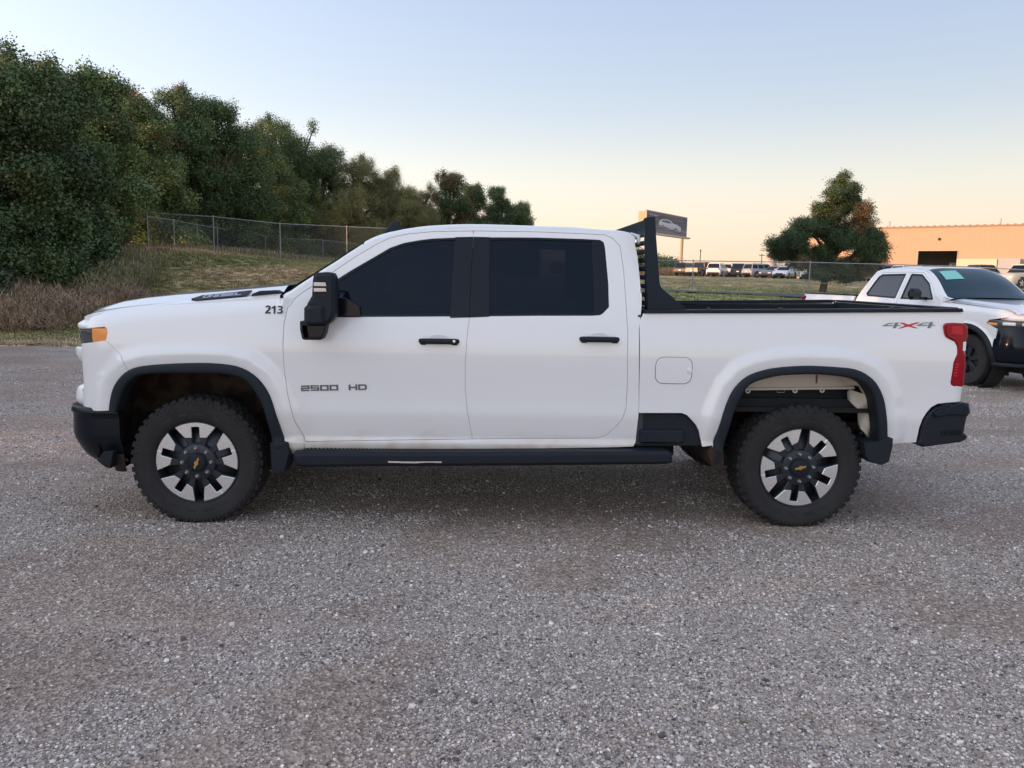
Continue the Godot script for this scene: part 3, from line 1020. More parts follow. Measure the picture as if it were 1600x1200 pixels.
	for s in 2:
		var a := 0.0 if s == 0 else 1.0
		var lamp_plan := end_plan(-2.50, -2.797, 0.22, 0.012, 0.04, WIDE)
		var n := lamp_plan.size() - 1
		var cuts := [0, 7, 12, 22] if s == 0 else [n, n - 7, n - 12, n - 22]
		g = G.new()
		end_strip(g, lamp_plan.slice(mini(cuts[1], cuts[3]), maxi(cuts[1], cuts[3]) + 1), [[1.283, 0.03], [1.270, 0.010], [1.265, 0.006], [1.17, 0.008], [1.160, 0.016], [1.150, 0.04]])
		var hl := put("headlight", g, M.lens, t)
		g = G.new()
		end_strip(g, lamp_plan.slice(mini(cuts[0], cuts[1]), maxi(cuts[0], cuts[1]) + 1), [[1.296, 0.03], [1.288, 0.008], [1.278, 0.003], [1.215, 0.003], [1.20, 0.010], [1.19, 0.03]])
		put("side_reflector", g, M.amber, hl)
		g = G.new()
		end_strip(g, lamp_plan.slice(mini(cuts[2], cuts[3]), maxi(cuts[2], cuts[3]) + 1), [[1.24, 0.004], [1.225, 0.002], [1.215, 0.004]])
		put("running_light", g, M.clear, hl)
	g = G.new()
	end_strip(g, end_plan(-2.62, -2.832, 0.14, 0.085, 0.04, WIDE), [[1.158, 0.10], [1.160, 0.012], [1.148, 0.0], [1.105, 0.002], [1.07, 0.02], [1.035, 0.05], [1.025, 0.12]])
	put("grille_bar", g, M.white, t)
	g = G.new()
	end_strip(g, end_plan(-2.60, -2.74, 0.08, 0.16, 0.03, WIDE), [[1.30, 0.0], [0.55, 0.0]])
	var grille := put("grille", g, M.black, t)
	for k in 6:
		g = G.new()
		g.box(Vector3(-2.78, 1.0 - 0.045 * k, -WIDE / 2), Vector3(0.05, 0.016, 1.45), 0.004)
		put("grille_slat", g, M.black_plastic, grille)
	g = G.new()
	end_strip(g, end_plan(-2.70, -2.85, 0.16, 0.075, 0.03, WIDE), [[0.915, 0.10], [0.912, 0.05], [0.895, 0.02], [0.86, 0.004], [0.82, 0.0], [0.79, 0.006], [0.768, 0.03]])
	put("bumper_cap", g, M.white, t)
	g = G.new()
	end_strip(g, end_plan(-2.49, -2.885, 0.25, 0.012, 0.04, WIDE), [[0.776, 0.08], [0.774, 0.012], [0.768, 0.004], [0.745, -0.004], [0.738, -0.004], [0.728, 0.006], [0.70, 0.008], [0.60, 0.004], [0.56, 0.010], [0.52, 0.028], [0.47, 0.052], [0.43, 0.08], [0.395, 0.12], [0.385, 0.3]])
	var bumper := put("front_bumper", g, M.black_gloss.duplicate(), t)
	bumper.material_override.roughness = 0.3
	g = G.new()
	end_strip(g, end_plan(-2.49, -2.62, 0.10, 0.06, 0.03, WIDE), [[0.46, 0.0], [0.40, 0.01], [0.335, 0.03], [0.33, 0.06]])
	put("air_dam", g, M.rust, bumper)
	g = G.new()
	g.prism(pv([-2.633, 0.429, -2.597, 0.483, -2.581, 0.491, -2.528, 0.489, -2.553, 0.379, -2.586, 0.388]), -0.3, 0.006, Transform3D.IDENTITY, 0.004)
	put("bumper_corner", g, M.black_plastic, bumper)
	# --- wheel arch trims
	for a in [["front", front_rim, front_lip], ["rear", rear_rim, rear_lip]]:
		g = G.new()
		g.grid(band(a[1], a[2], [[-0.02, 0.012], [0.0, -0.006], [0.06, -0.019], [0.25, -0.027], [0.7, -0.029], [0.92, -0.022], [1.0, -0.008], [1.02, 0.05], [1.0, 0.10]], side_depth, 60), 1.0, Vector3(0, 0, 1))
		both("wheel_arch_trim", g, M.grain, t)
	g = G.new()
	g.prism(pv([-1.423, 0.569, -1.402, 0.565, -1.392, 0.487, -1.430, 0.368, -1.486, 0.350, -1.511, 0.367, -1.514, 0.453, -1.518, 0.563]), -0.20, 0.018, Transform3D.IDENTITY, 0.006)
	g.prism(pv([2.465, 0.472, 2.437, 0.502, 2.413, 0.602, 2.509, 0.612, 2.582, 0.645, 2.610, 0.636, 2.613, 0.583, 2.596, 0.476, 2.550, 0.453]), -0.24, 0.020, Transform3D.IDENTITY, 0.006)
	both("mud_guard", g, M.grain, t)
	g = G.new()
	g.prism(pv([1.381, 0.563, 1.363, 0.527, 1.393, 0.434, 1.429, 0.412, 1.483, 0.408, 1.468, 0.551]), -0.22, 0.016, Transform3D.IDENTITY, 0.006)
	both("mud_guard", g, M.rust, t)
	# --- box: side, rail, inner walls, floor, tailgate
	var rear_arch := smooth_line(rear_rim)
	var bed := pv([0.908, 1.439, 1.305, 1.447, 1.944, 1.460, 2.588, 1.474, 2.978, 1.481, 3.035, 1.484, 3.058, 1.465, 3.048, 1.419, 3.080, 0.991, 3.070, 0.887, 2.965, 0.880, 2.908, 0.872, 2.867, 0.848, 2.835, 0.809, 2.812, 0.765, 2.800, 0.707, 2.799, 0.602, 2.594, 0.595])
	bed.append_array(rev(rear_arch))
	bed.append_array(pv([1.398, 0.572, 1.329, 0.565, 1.327, 0.591, 1.306, 0.671, 1.286, 0.707, 1.248, 0.747, 1.216, 0.777, 1.181, 0.789, 0.899, 0.786, 0.881, 1.389]))
	g = G.new()
	panel(g, bed, [], side_depth, 0.022, 0.02, 0.0, tint)
	var bs := both("box_side", g, M.paint, t)
	# fuel door: a thin groove and a finger notch
	var fl: Vector2 = pv([0.991, 0.981])[0]
	var fh: Vector2 = pv([1.237, 1.161])[0]
	g = G.new()
	var o1 := pillow(fl, fh, 0.055)
	panel(g, o1, [Geometry2D.offset_polygon(o1, -0.0045)[0]], func(x, y): return side_depth(x, y) - 0.0012, 0.05, 0.0)
	put("fuel_door_gap", g, M.seam, bs[0])
	g = G.new()
	panel(g, Geometry2D.offset_polygon(o1, -0.005)[0], [], func(x, y): return side_depth(x, y) - 0.0035, 0.03, 0.004)
	g.box(Vector3(fh.x - 0.018, (fl.y + fh.y) / 2, -side_depth(fh.x, fh.y) + 0.005), Vector3(0.03, 0.028, 0.008), 0.003)
	put("fuel_door", g, M.white, bs[0])
	# lower filler behind the cab
	g = G.new()
	panel(g, pv([0.878, 0.790, 1.181, 0.793, 1.216, 0.781, 1.252, 0.751, 1.289, 0.711, 1.311, 0.671, 1.331, 0.591, 1.329, 0.563, 0.881, 0.554]), [], func(x, y): return 0.045, 0.05, 0.01)
	g.box(Vector3(pv([1.058, 0.625])[0].x, pv([1.058, 0.625])[0].y, -0.035), Vector3(0.30, 0.09, 0.05), 0.012)
	both("lower_filler_panel", g, M.grain, t)
	g = G.new()
	var rail := pv([0.910, 1.440, 0.909, 1.462, 1.724, 1.479, 2.578, 1.498, 3.026, 1.508, 3.037, 1.486, 2.580, 1.475, 1.726, 1.456])
	g.prism(rail, -0.145, -0.026, Transform3D.IDENTITY, 0.004)
	both("rail_cap", g, M.black_plastic, t)
	for px: Vector2 in pv([1.345, 1.470, 1.828, 1.480, 2.579, 1.496]):
		g = G.new()
		g.lathe(pv([0.014, 0.0, 0.014, 0.006, 0.009, 0.012, 0.0005, 0.013]), 12, Vector3(px.x, px.y, -0.085), Basis(Vector3.RIGHT, -PI / 2))
		put("rail_bolt", g, M.dark_metal, t)
	g = G.new()
	g.prism(pv([0.92, 0.80, 3.03, 0.84, 3.03, 1.475, 0.92, 1.43]), -0.255, -0.225)
	g.box(Vector3(1.97, 1.455, -0.19), Vector3(2.1, 0.012, 0.09))
	both("box_inner_wall", g, M.liner, t)
	g = G.new()
	g.box(Vector3(1.97, 0.84, -WIDE / 2), Vector3(2.14, 0.06, 1.72))
	for k in 14:
		g.box(Vector3(1.97, 0.875, -0.30 - 0.112 * k), Vector3(2.10, 0.014, 0.05), 0.004)
	put("box_floor", g, M.liner, t)
	g = G.new()
	g.box(Vector3(0.915, 1.12, -WIDE / 2), Vector3(0.03, 0.60, 1.90), 0.004)
	put("box_front_wall", g, M.liner, t)
	g = G.new()
	g.box(Vector3(3.045, 1.17, -WIDE / 2), Vector3(0.06, 0.60, 1.66), 0.012)
	g.box(Vector3(3.055, 1.482, -WIDE / 2), Vector3(0.085, 0.035, 1.70), 0.010)
	var gate := put("tailgate", g, M.white, t)
	g = G.new()
	g.box(Vector3(3.05, 1.504, -WIDE / 2), Vector3(0.10, 0.012, 1.68), 0.004)
	g.box(Vector3(3.008, 1.19, -WIDE / 2), Vector3(0.012, 0.60, 1.70), 0.004)
	put("tailgate_cap", g, M.black_plastic, gate)
	# tail lamp
	g = G.new()
	var lamp := pv([2.908, 1.376, 2.910, 1.397, 2.926, 1.410, 2.969, 1.413, 3.026, 1.411, 3.052, 1.403, 3.065, 1.382, 3.071, 1.332, 3.063, 1.302, 3.054, 1.280, 3.054, 1.233, 3.066, 1.203, 3.073, 1.135, 3.076, 1.001, 3.064, 0.990, 3.003, 0.987, 2.982, 0.996, 2.973, 1.017, 2.974, 1.082, 2.973, 1.151, 2.983, 1.181, 2.996, 1.211, 2.998, 1.258, 2.984, 1.288, 2.954, 1.302, 2.924, 1.317, 2.914, 1.338])
	g.prism(lamp, -0.20, -0.004, Transform3D.IDENTITY, 0.010)
	var tl := both("tail_lamp", g, M.red, t)
	g = G.new()
	g.prism(pv([2.946, 1.390, 3.024, 1.389, 3.030, 1.332, 2.951, 1.338]), -0.01, 0.0005, Transform3D.IDENTITY, 0.003)
	put("lamp_block", g, M.red_light, tl[0])
	for k in 5:
		g = G.new()
		g.prism(pv([2.760, 3.417, 2.782, 3.418, 2.783, 3.406, 2.761, 3.406]) if false else pillow(pv([2.992, 1.055])[0] + Vector2(0.0015 * k, 0.019 * k), pv([3.017, 1.068])[0] + Vector2(0.0015 * k, 0.019 * k), 0.004), -0.01, 0.001, Transform3D.IDENTITY, 0.002)
		put("lamp_rib", g, M.red_light, tl[0])
	g = G.new()
	g.prism(pv([3.036, 1.288, 3.055, 1.291, 3.057, 1.229, 3.039, 1.231]), -0.12, 0.0015, Transform3D.IDENTITY, 0.002)
	put("reversing_lamp", g, M.clear, tl[0])
	# rear bumper
	g = G.new()
	var rb := pv([2.802, 0.597, 2.812, 0.643, 2.817, 0.707, 2.833, 0.770, 2.861, 0.811, 2.898, 0.842, 2.967, 0.858, 3.037, 0.865, 3.051, 0.884, 3.127, 0.874])
	rb.append_array(pv([3.131, 0.861, 3.143, 0.813, 3.122, 0.782, 3.117, 0.743, 3.111, 0.672, 3.140, 0.650, 3.133, 0.628, 3.099, 0.610, 2.968, 0.591, 2.837, 0.572]))
	g.prism(rb, -0.42, -0.008, Transform3D.IDENTITY, 0.012)
	var rbs := both("rear_bumper_end", g, M.black_plastic, t)
	g = G.new()
	g.prism(pv([3.040, 0.880, 3.080, 0.881, 3.110, 0.862, 3.119, 0.823, 3.097, 0.801, 2.974, 0.799, 2.897, 0.781, 2.877, 0.807, 2.909, 0.833, 2.969, 0.845]), -0.02, 0.014, Transform3D.IDENTITY, 0.006)
	put("bumper_step", g, M.black, rbs[0])
	for k in 8:
		g = G.new()
		var at: Vector2 = pv([2.956, 0.672])[0] + Vector2(0.0175 * k, 0.001 * k)
		g.box(Vector3(at.x, at.y, -0.004), Vector3(0.008, 0.03, 0.016), 0.002)
		put("step_tread", g, M.black_plastic, rbs[0])
	g = G.new()
	g.box(Vector3(3.12, 0.70, -WIDE / 2), Vector3(0.12, 0.22, 1.3), 0.03)
	put("rear_bumper_bar", g, M.black_plastic, t)
	# --- lettering
	g = G.new()
	bar_letters(g, "2500 HD", Vector2(0.044, 0.028), 0.0185, 0.0095, 0.004)
	var lp: PackedVector2Array = pv([-1.314, 0.909, -0.910, 0.922])
	put("door_lettering", g, M.grey_letters, fd[0], Transform3D(Basis(Vector3.BACK, (lp[1] - lp[0]).angle()).scaled_local(Vector3(lp[1].distance_to(lp[0]) / 0.411, 1, 1)), Vector3(lp[0].x + 0.004, lp[0].y - 0.002, -side_depth(lp[0].x, lp[0].y) - 0.0005)))
	var number := TextMesh.new()
	var font := SystemFont.new()
	font.font_names = PackedStringArray(["Droid Sans"])
	font.font_weight = 700
	number.font = font
	number.text = "213"
	number.font_size = 64
	number.pixel_size = 0.00112
	number.depth = 0.002
	number.horizontal_alignment = HORIZONTAL_ALIGNMENT_CENTER
	number.vertical_alignment = VERTICAL_ALIGNMENT_CENTER
	var np: Vector2 = pv([-1.485, 1.424])[0]
	put("fender_number", number, M.black_letters, t, Transform3D(Basis(Vector3.RIGHT, -0.28), Vector3(np.x, np.y, -side_depth(np.x, np.y) + 0.004)))
	var fours := part("four_by_four_badge", t)
	var q4: Vector2 = pv([2.491, 1.385])[0]
	var q5: Vector2 = pv([2.854, 1.395])[0]
	var s4 := q5.distance_to(q4) / 84.0
	var lean := Transform3D(Basis(Vector3.BACK, (q5 - q4).angle()).scaled_local(Vector3(s4, s4, 1)), Vector3(q4.x, q4.y, -side_depth(q4.x, q4.y) + 0.001))
	for q in [[0.0, "four"], [54.0, "four"]]:
		g = G.new()
		g.prism(pv([0, -0.5, 11, 4.2, 20, 4.6, 17, 3.4, 12, 3.2, 7, 0.8, 18, 0.7, 17, -0.5]), 0.0, 0.002, Transform3D(lean.basis, lean * Vector3(q[0], 0, 0)))
		g.prism(pv([17, -4.6, 21.5, 4.8, 26.5, 4.8, 24.6, 0.8, 30.5, 0.5, 28, -0.4, 24, -0.5, 22.4, -4.6]), 0.0, 0.0022, Transform3D(lean.basis, lean * Vector3(q[0], 0, 0)))
		put("badge_figure", g, M.grey_letters.duplicate(), fours).material_override.albedo_color = Color(0.20, 0.21, 0.24).linear_to_srgb()
	g = G.new()
	g.prism(pv([25, -4.4, 30, -4.6, 43, -1.0, 60, 4.4, 55, 4.7, 40, 1.0]), 0.0, 0.0024, lean)
	g.prism(pv([28, 4.8, 33, 4.6, 43, 1.0, 58, -4.5, 53, -4.4, 40, -1.0]), 0.0, 0.0027, lean)
	put("badge_cross", g, M.red_paint, fours)
	# --- door mirror: a tall towing mirror on an arm
	mirror(t)
	headache_rack(t)
	underneath(t)
	# --- wheels
	var w0 := wheel_of(91.0)
	var w1 := wheel_of(48.0)
	for q in [[w0, -2.017, 0.0], [w1, 2.018, 0.0], [w0, -2.017, PI], [w1, 2.018, PI]]:
		var w: Node3D = q[0] if q[2] == 0.0 else q[0].duplicate()
		w.name = "wheel"
		t.add_child(w, true)
		w.position = Vector3(q[1], 0.412, -0.052 if q[2] == 0.0 else -WIDE + 0.052)
		w.rotation.y = q[2]

func mirror(t: Node3D) -> void:
	var m := part("side_mirror", t)
	var g := G.new()
	var out := 0.17
	# arm from the sail of the door
	g.prism(pv([-1.266, 1.415, -1.260, 1.468, -1.233, 1.514, -1.074, 1.516, -1.069, 1.390, -1.170, 1.352, -1.232, 1.363]), -0.06, 0.03, Transform3D.IDENTITY, 0.015)
	put("mirror_arm", g, M.black_plastic, m)
	g = G.new()
	var head := pv([-1.184, 1.614, -1.177, 1.653, -1.162, 1.665, -1.096, 1.670, -1.061, 1.663, -1.049, 1.640, -1.046, 1.613, -1.052, 1.409, -1.072, 1.373, -1.100, 1.349, -1.198, 1.348, -1.233, 1.355, -1.241, 1.371, -1.239, 1.449, -1.223, 1.465, -1.200, 1.470, -1.192, 1.493])
	g.prism(head, 0.10, 0.215, Transform3D.IDENTITY, 0.022)
	put("mirror_head", g, M.black_plastic, m)
	g = G.new()
	g.prism(pv([-1.226, 1.451, -1.183, 1.465, -1.118, 1.463, -1.115, 1.359, -1.182, 1.350, -1.220, 1.358]), 0.20, 0.235, Transform3D.IDENTITY, 0.014)
	put("mirror_cap", g, M.grain, m)
	for k in 2:
		g = G.new()
		g.prism(pv([-1.173, 1.607, -1.102, 1.606, -1.098, 1.584, -1.174, 1.583]) if k == 0 else pv([-1.174, 1.572, -1.101, 1.572, -1.097, 1.551, -1.174, 1.549]), 0.21, 0.2215, Transform3D.IDENTITY, 0.003)
		put("mirror_lamp", g, M.clear.duplicate(), m).material_override.albedo_color = Color(0.66, 0.60, 0.56).linear_to_srgb()
	g = G.new()
	g.prism(pv([-1.200, 1.494, -1.122, 1.490, -1.114, 1.464, -1.197, 1.465]), 0.13, 0.212, Transform3D.IDENTITY, 0.006)
	put("mirror_joint", g, M.black, m)
	g = G.new()
	g.prism(pv([-1.278, 1.364, -1.246, 1.358, -1.124, 1.350, -1.116, 1.343, -1.129, 1.287, -1.145, 1.254, -1.157, 1.250, -1.252, 1.249, -1.266, 1.256, -1.277, 1.308]), 0.05, 0.165, Transform3D.IDENTITY, 0.018)
	put("mirror_foot", g, M.black_plastic, m)
	g = G.new()
	g.prism(pv([-1.230, 1.338, -1.120, 1.340, -1.133, 1.288, -1.149, 1.268, -1.220, 1.267, -1.227, 1.298]), 0.15, 0.1665, Transform3D.IDENTITY, 0.001)
	put("foot_glass", g, M.black_gloss, m)
	# the far one, seen only from the other side
	for o in m.get_children():
		put(o.name, o.mesh, o.material_override, m, Transform3D(Basis.from_scale(Vector3(1, 1, -1)), Vector3(0, 0, -WIDE)))
	# mirror reflected in the front pane's corner: the inner sail
	g = G.new()
	g.prism(pv([-1.089, 1.390, -1.094, 1.504, -1.045, 1.515, -1.007, 1.501, -0.936, 1.457, -0.930, 1.392]), -0.05, -0.012, Transform3D.IDENTITY, 0.004)
	both("mirror_sail", g, M.black_gloss, t)

func headache_rack(t: Node3D) -> void:
	var r := part("headache_rack", t)
	var post := pv([0.898, 2.054, 0.917, 2.063, 0.967, 2.065, 0.979, 1.937, 1.016, 1.635, 1.030, 1.606, 1.218, 1.459, 0.941, 1.443, 0.924, 1.688])
	for s in 2:
		var g := G.new()
		g.prism(post, -0.13 if s == 0 else -WIDE + 0.09, -0.09 if s == 0 else -WIDE + 0.13, Transform3D.IDENTITY, 0.004)
		put("upright", g, M.black, r)
	var a: Vector2 = post[0]
	var g := G.new()
	g.box(Vector3(a.x + 0.035, a.y - 0.055, -WIDE / 2), Vector3(0.045, 0.105, WIDE - 0.26), 0.006)
	put("top_beam", g, M.black, r)
	for k in 10:
		g = G.new()
		g.box(Vector3(a.x + 0.022 + 0.0024 * k, a.y - 0.155 - 0.0565 * k, -WIDE / 2), Vector3(0.016, 0.031, WIDE - 0.24), 0.003)
		put("slat", g, M.black, r)
	for z: float in [-0.20, -0.75, -1.31, -WIDE + 0.20]:
		g = G.new()
		g.box(Vector3(a.x + 0.045, a.y - 0.34, z), Vector3(0.012, 0.56, 0.03), 0.003, Basis(Vector3.BACK, 0.04))
		put("slat_strut", g, M.black, r)
	g = G.new()
	g.box(Vector3(a.x + 0.085, 1.462, -WIDE / 2), Vector3(0.06, 0.03, WIDE - 0.26), 0.006)
	put("base_beam", g, M.black, r)
	g = G.new()
	g.box(Vector3(a.x - 0.03, a.y - 0.05, -WIDE + 0.42), Vector3(0.10, 0.05, 0.12), 0.01)
	put("rack_light", g, M.black_gloss, r)

func underneath(t: Node3D) -> void:
	var u := part("underbody", t)
	for s in 2:
		var g := G.new()
		var z := -0.56 if s == 0 else -WIDE + 0.56
		g.box(Vector3(-0.1, 0.56, z), Vector3(5.5, 0.19, 0.09), 0.01)
		put("frame_rail", g, M.rust, u)
	var g := G.new()
	g.box(Vector3(-0.3, 0.62, -WIDE / 2), Vector3(2.4, 0.08, 1.84))
	g.box(Vector3(-2.0, 0.98, -WIDE / 2), Vector3(1.3, 0.5, 0.9))
	g.box(Vector3(2.0, 0.80, -WIDE / 2), Vector3(2.1, 0.03, 1.84))
	g.box(Vector3(-0.3, 0.47, -WIDE / 2 - 0.25), Vector3(1.6, 0.22, 0.6), 0.05)
	put("floor_pan", g, M.under, u)
	for q in [["fuel_tank", Vector3(0.55, 0.46, -0.80), Vector3(1.5, 0.30, 0.42)], ["gearbox", Vector3(-0.95, 0.47, -WIDE / 2), Vector3(1.1, 0.32, 0.5)], ["transfer_case", Vector3(-0.15, 0.45, -WIDE / 2 - 0.1), Vector3(0.45, 0.30, 0.55)], ["cross_member", Vector3(-0.75, 0.44, -WIDE / 2), Vector3(0.12, 0.08, 1.1)], ["silencer", Vector3(0.7, 0.44, -1.35), Vector3(0.9, 0.24, 0.32)], ["engine_shield", Vector3(-1.9, 0.50, -WIDE / 2), Vector3(0.9, 0.10, 0.8)]]:
		g = G.new()
		g.box(q[1], q[2], 0.05)
		put(q[0], g, M.under, u)
	g = G.new()
	g.tube(PackedVector3Array([Vector3(0.0, 0.50, -WIDE / 2 - 0.1), Vector3(1.9, 0.44, -WIDE / 2)]), PackedFloat32Array([0.05]), 10)
	put("drive_shaft", g, M.rust, u)
	for x: float in [-2.017, 2.018]:
		g = G.new()
		g.tube(PackedVector3Array([Vector3(x, 0.41, -0.2), Vector3(x, 0.41, -0.8), Vector3(x, 0.41, -1.03), Vector3(x, 0.41, -1.3), Vector3(x, 0.41, -WIDE + 0.2)]), PackedFloat32Array([0.055, 0.06, 0.16, 0.06, 0.055]), 14)
		put("axle", g, M.rust, u)
	g = G.new()
	g.tube(PackedVector3Array([Vector3(-0.6, 0.42, -0.72), Vector3(0.9, 0.42, -0.72), Vector3(1.4, 0.60, -0.70), Vector3(2.4, 0.66, -0.62), Vector3(2.9, 0.55, -0.5)]), PackedFloat32Array([0.04]), 10)
	g.tube(PackedVector3Array([Vector3(0.1, 0.42, -0.72), Vector3(0.75, 0.42, -0.72)]), PackedFloat32Array([0.11]), 14)
	put("exhaust", g, M.rust, u)
	g = G.new()
	for k in 5:
		g.box(Vector3(2.02, 0.55 + 0.012 * k, -0.50), Vector3(1.3 - 0.2 * k, 0.011, 0.07), 0.002)
	g.tube(PackedVector3Array([Vector3(2.2, 0.5, -0.42), Vector3(2.32, 0.95, -0.50)]), PackedFloat32Array([0.035]), 10)
	both("leaf_spring", g, M.rust, u)
	# wheel housings
	for q in [[-2.0, 0.62, 1.10, "front"], [2.05, 0.60, 1.16, "rear"]]:
		g = G.new()
		var rows: Array = []
		for i in 15:
			var a := PI * i / 14.0
			var line := PackedVector3Array()
			for z: float in [-0.03, -0.20, -0.42, -0.60]:
				line.append(Vector3(q[0] - cos(a) * q[1] * 1.04, 0.45 + pow(sin(a), 0.6) * (q[2] - 0.45) + (0.0 if z < -0.03 else -0.01), z))
			rows.append(line)
		if q[3] == "front":
			g.grid(rows, 1.0, Vector3(0, -1, 0.3))
			both("wheel_housing", g, M.mud, u)
		g = G.new()
		g.box(Vector3(q[0], 0.82, -0.55 if q[3] == "front" else -0.66), Vector3(1.35, 0.7, 0.03))
		both("housing_wall", g, M.mud, u)
	# the painted inner skin that shows above the rear tyre, and the bare liner behind it
	g = G.new()
	g.prism(pv([1.630, 0.938, 1.649, 0.985, 1.713, 1.034, 1.975, 1.068, 2.375, 1.065, 2.411, 0.951, 2.384, 0.953]), -0.19, -0.17)
	g.prism(pv([1.630, 0.940, 2.401, 0.959, 2.402, 0.943, 1.631, 0.924]), -0.18, -0.145, Transform3D.IDENTITY, 0.003)
	for px: Vector2 in pv([1.667, 0.925, 1.992, 0.931, 2.180, 0.936]):
		g.lathe(pv([0.0075, -0.006, 0.0175, -0.006, 0.0175, 0.0, 0.0075, 0.0]), 16, Vector3(px.x, px.y - 0.004, -0.15))
	both("painted_inner_skin", g, M.dusty_white, u)
	g = G.new()
	g.prism(pv([2.135, 1.035, 2.148, 1.035, 2.150, 0.982, 2.139, 0.973]), -0.17, -0.1675)
	put("rust_streak", g, mat(0.16, 0.07, 0.035, 0.9), u)
	g = G.new()
	var rim2 := pv([1.867, 0.934, 1.918, 0.935, 1.919, 0.915, 1.869, 0.914])
	g.tube(PackedVector3Array([Vector3(rim2[0].x, rim2[0].y, -0.15), Vector3(rim2[3].x, rim2[3].y, -0.15), Vector3(rim2[2].x, rim2[2].y, -0.15), Vector3(rim2[1].x, rim2[1].y, -0.15)]), PackedFloat32Array([0.003]), 6)
	put("wire_bracket", g, M.galvanised, u)
	var liner := pv([2.278, 1.041, 2.326, 1.037, 2.394, 1.020, 2.465, 0.960, 2.511, 0.877, 2.543, 0.767, 2.562, 0.589, 2.512, 0.611, 2.458, 0.669, 2.443, 0.744, 2.429, 0.806, 2.395, 0.841, 2.370, 0.871, 2.357, 0.924, 2.374, 0.937, 2.455, 0.912, 2.424, 0.968, 2.330, 0.985])
	g = G.new()
	var bulge := func(x: float, y: float) -> float: return 0.12 + 0.03 * sin(x * 40.0) * sin(y * 23.0) + 0.25 * maxf(0.0, 2.42 - x)
	panel(g, liner, [], bulge, 0.02, 0.02)
	both("bare_liner", g, M.dusty_white, u)
	# running boards
	var rb := pv([-1.360, 0.505, -1.307, 0.516, -0.359, 0.525, 0.476, 0.538, 1.066, 0.546, 1.109, 0.534, 1.117, 0.469, 1.070, 0.458, 0.059, 0.438, -0.773, 0.425, -1.288, 0.416, -1.350, 0.424])
	g = G.new()
	g.prism(rb, -0.10, 0.085, Transform3D.IDENTITY, 0.022)
	var steps := both("running_board", g, M.black_plastic, t)
	for q in [[-1.30, -0.62], [-0.25, 0.55]]:
		g = G.new()
		g.box(Vector3((q[0] + q[1]) / 2, rb[0].y - 0.006 + 0.012, 0.0), Vector3(q[1] - q[0], 0.012, 0.13), 0.004)
		for k in 26:
			g.box(Vector3(lerpf(q[0], q[1], (k + 0.5) / 26), rb[0].y + 0.014, 0.0), Vector3(0.012, 0.008, 0.11), 0.002)
		put("step_pad", g, M.rubber, steps[0])
	g = G.new()
	var sc := pv([-0.746, 0.466, -0.606, 0.464, -0.506, 0.466, -0.399, 0.467, -0.399, 0.457, -0.502, 0.459, -0.564, 0.453, -0.742, 0.455])
	g.prism(sc, 0.08, 0.0865)
	put("scuffed_edge", g, M.silver, steps[0])
	for x: float in [-1.1, -0.3, 0.7]:
		g = G.new()
		g.tube(PackedVector3Array([Vector3(x, 0.47, -0.02), Vector3(x, 0.50, -0.3), Vector3(x, 0.55, -0.55)]), PackedFloat32Array([0.022]), 8)
		both("board_bracket", g, M.black, u)
	g = G.new()
	g.box(Vector3(-0.25, 0.50, -0.16), Vector3(2.3, 0.035, 0.10))
	both("sill_flange", g, M.rust, u)

# ------------------------------------------------------------------ the ground
func land(x: float, z: float) -> float:   # height of the land
	var s := smoothstep(-5.0, 6.0, x + 0.12 * (-z - 30.0))
	var left := 2.15 * smoothstep(-16.5, -36.5, z + 0.35 * minf(x + 10.0, 0.0) * 0.0)
	left += 0.5 * smoothstep(-8.0, -16.0, x) * smoothstep(-18.0, -28.0, z)
	var right := 1.02 * smoothstep(-19.0, -33.0, z) + 1.2 * clampf((-z - 33.0) / 72.0, 0.0, 1.0)
	var h := lerpf(left, right, s)
	h += 6.0 * smoothstep(-130.0, -300.0, z)
	h += 0.05 * (ripple.get_noise_2d(x * 1.4, z * 1.4)) * smoothstep(-16.0, -24.0, z)
	return h

var ripple := noise(FastNoiseLite.TYPE_SIMPLEX, 0.11, 31)
var patch := noise(FastNoiseLite.TYPE_SIMPLEX, 0.28, 33, 4)
var streak := noise(FastNoiseLite.TYPE_SIMPLEX, 0.9, 35, 3)

func lot_end(x: float) -> float:   # where the gravel meets the grass
	return -16.6 - 5.0 * smoothstep(-9.0, 8.0, x) - 1.2 * smoothstep(-10.0, -6.0, x) + 0.5 * patch.get_noise_2d(x * 1.8, 3.0) + 0.25 * streak.get_noise_2d(x * 2.0, 1.0)

func bare(x: float, z: float) -> float:   # 0 loose grey stone, 1 bare trodden dirt
	return smoothstep(-0.20, 0.26, 0.8 * patch.get_noise_2d(x * 1.1 + 0.35 * z, z * 1.7) + 0.4 * streak.get_noise_2d(x * 0.8, z * 1.2))

func gravel_tone(x: float, z: float) -> Color:
	var k := bare(x, z)
	var c := Color(1, 1, 1).lerp(Color(0.88, 0.78, 0.71), k * 0.8)
	return c * (1.0 + 0.16 * streak.get_noise_2d(x * 0.4 + 9.0, z * 0.9))

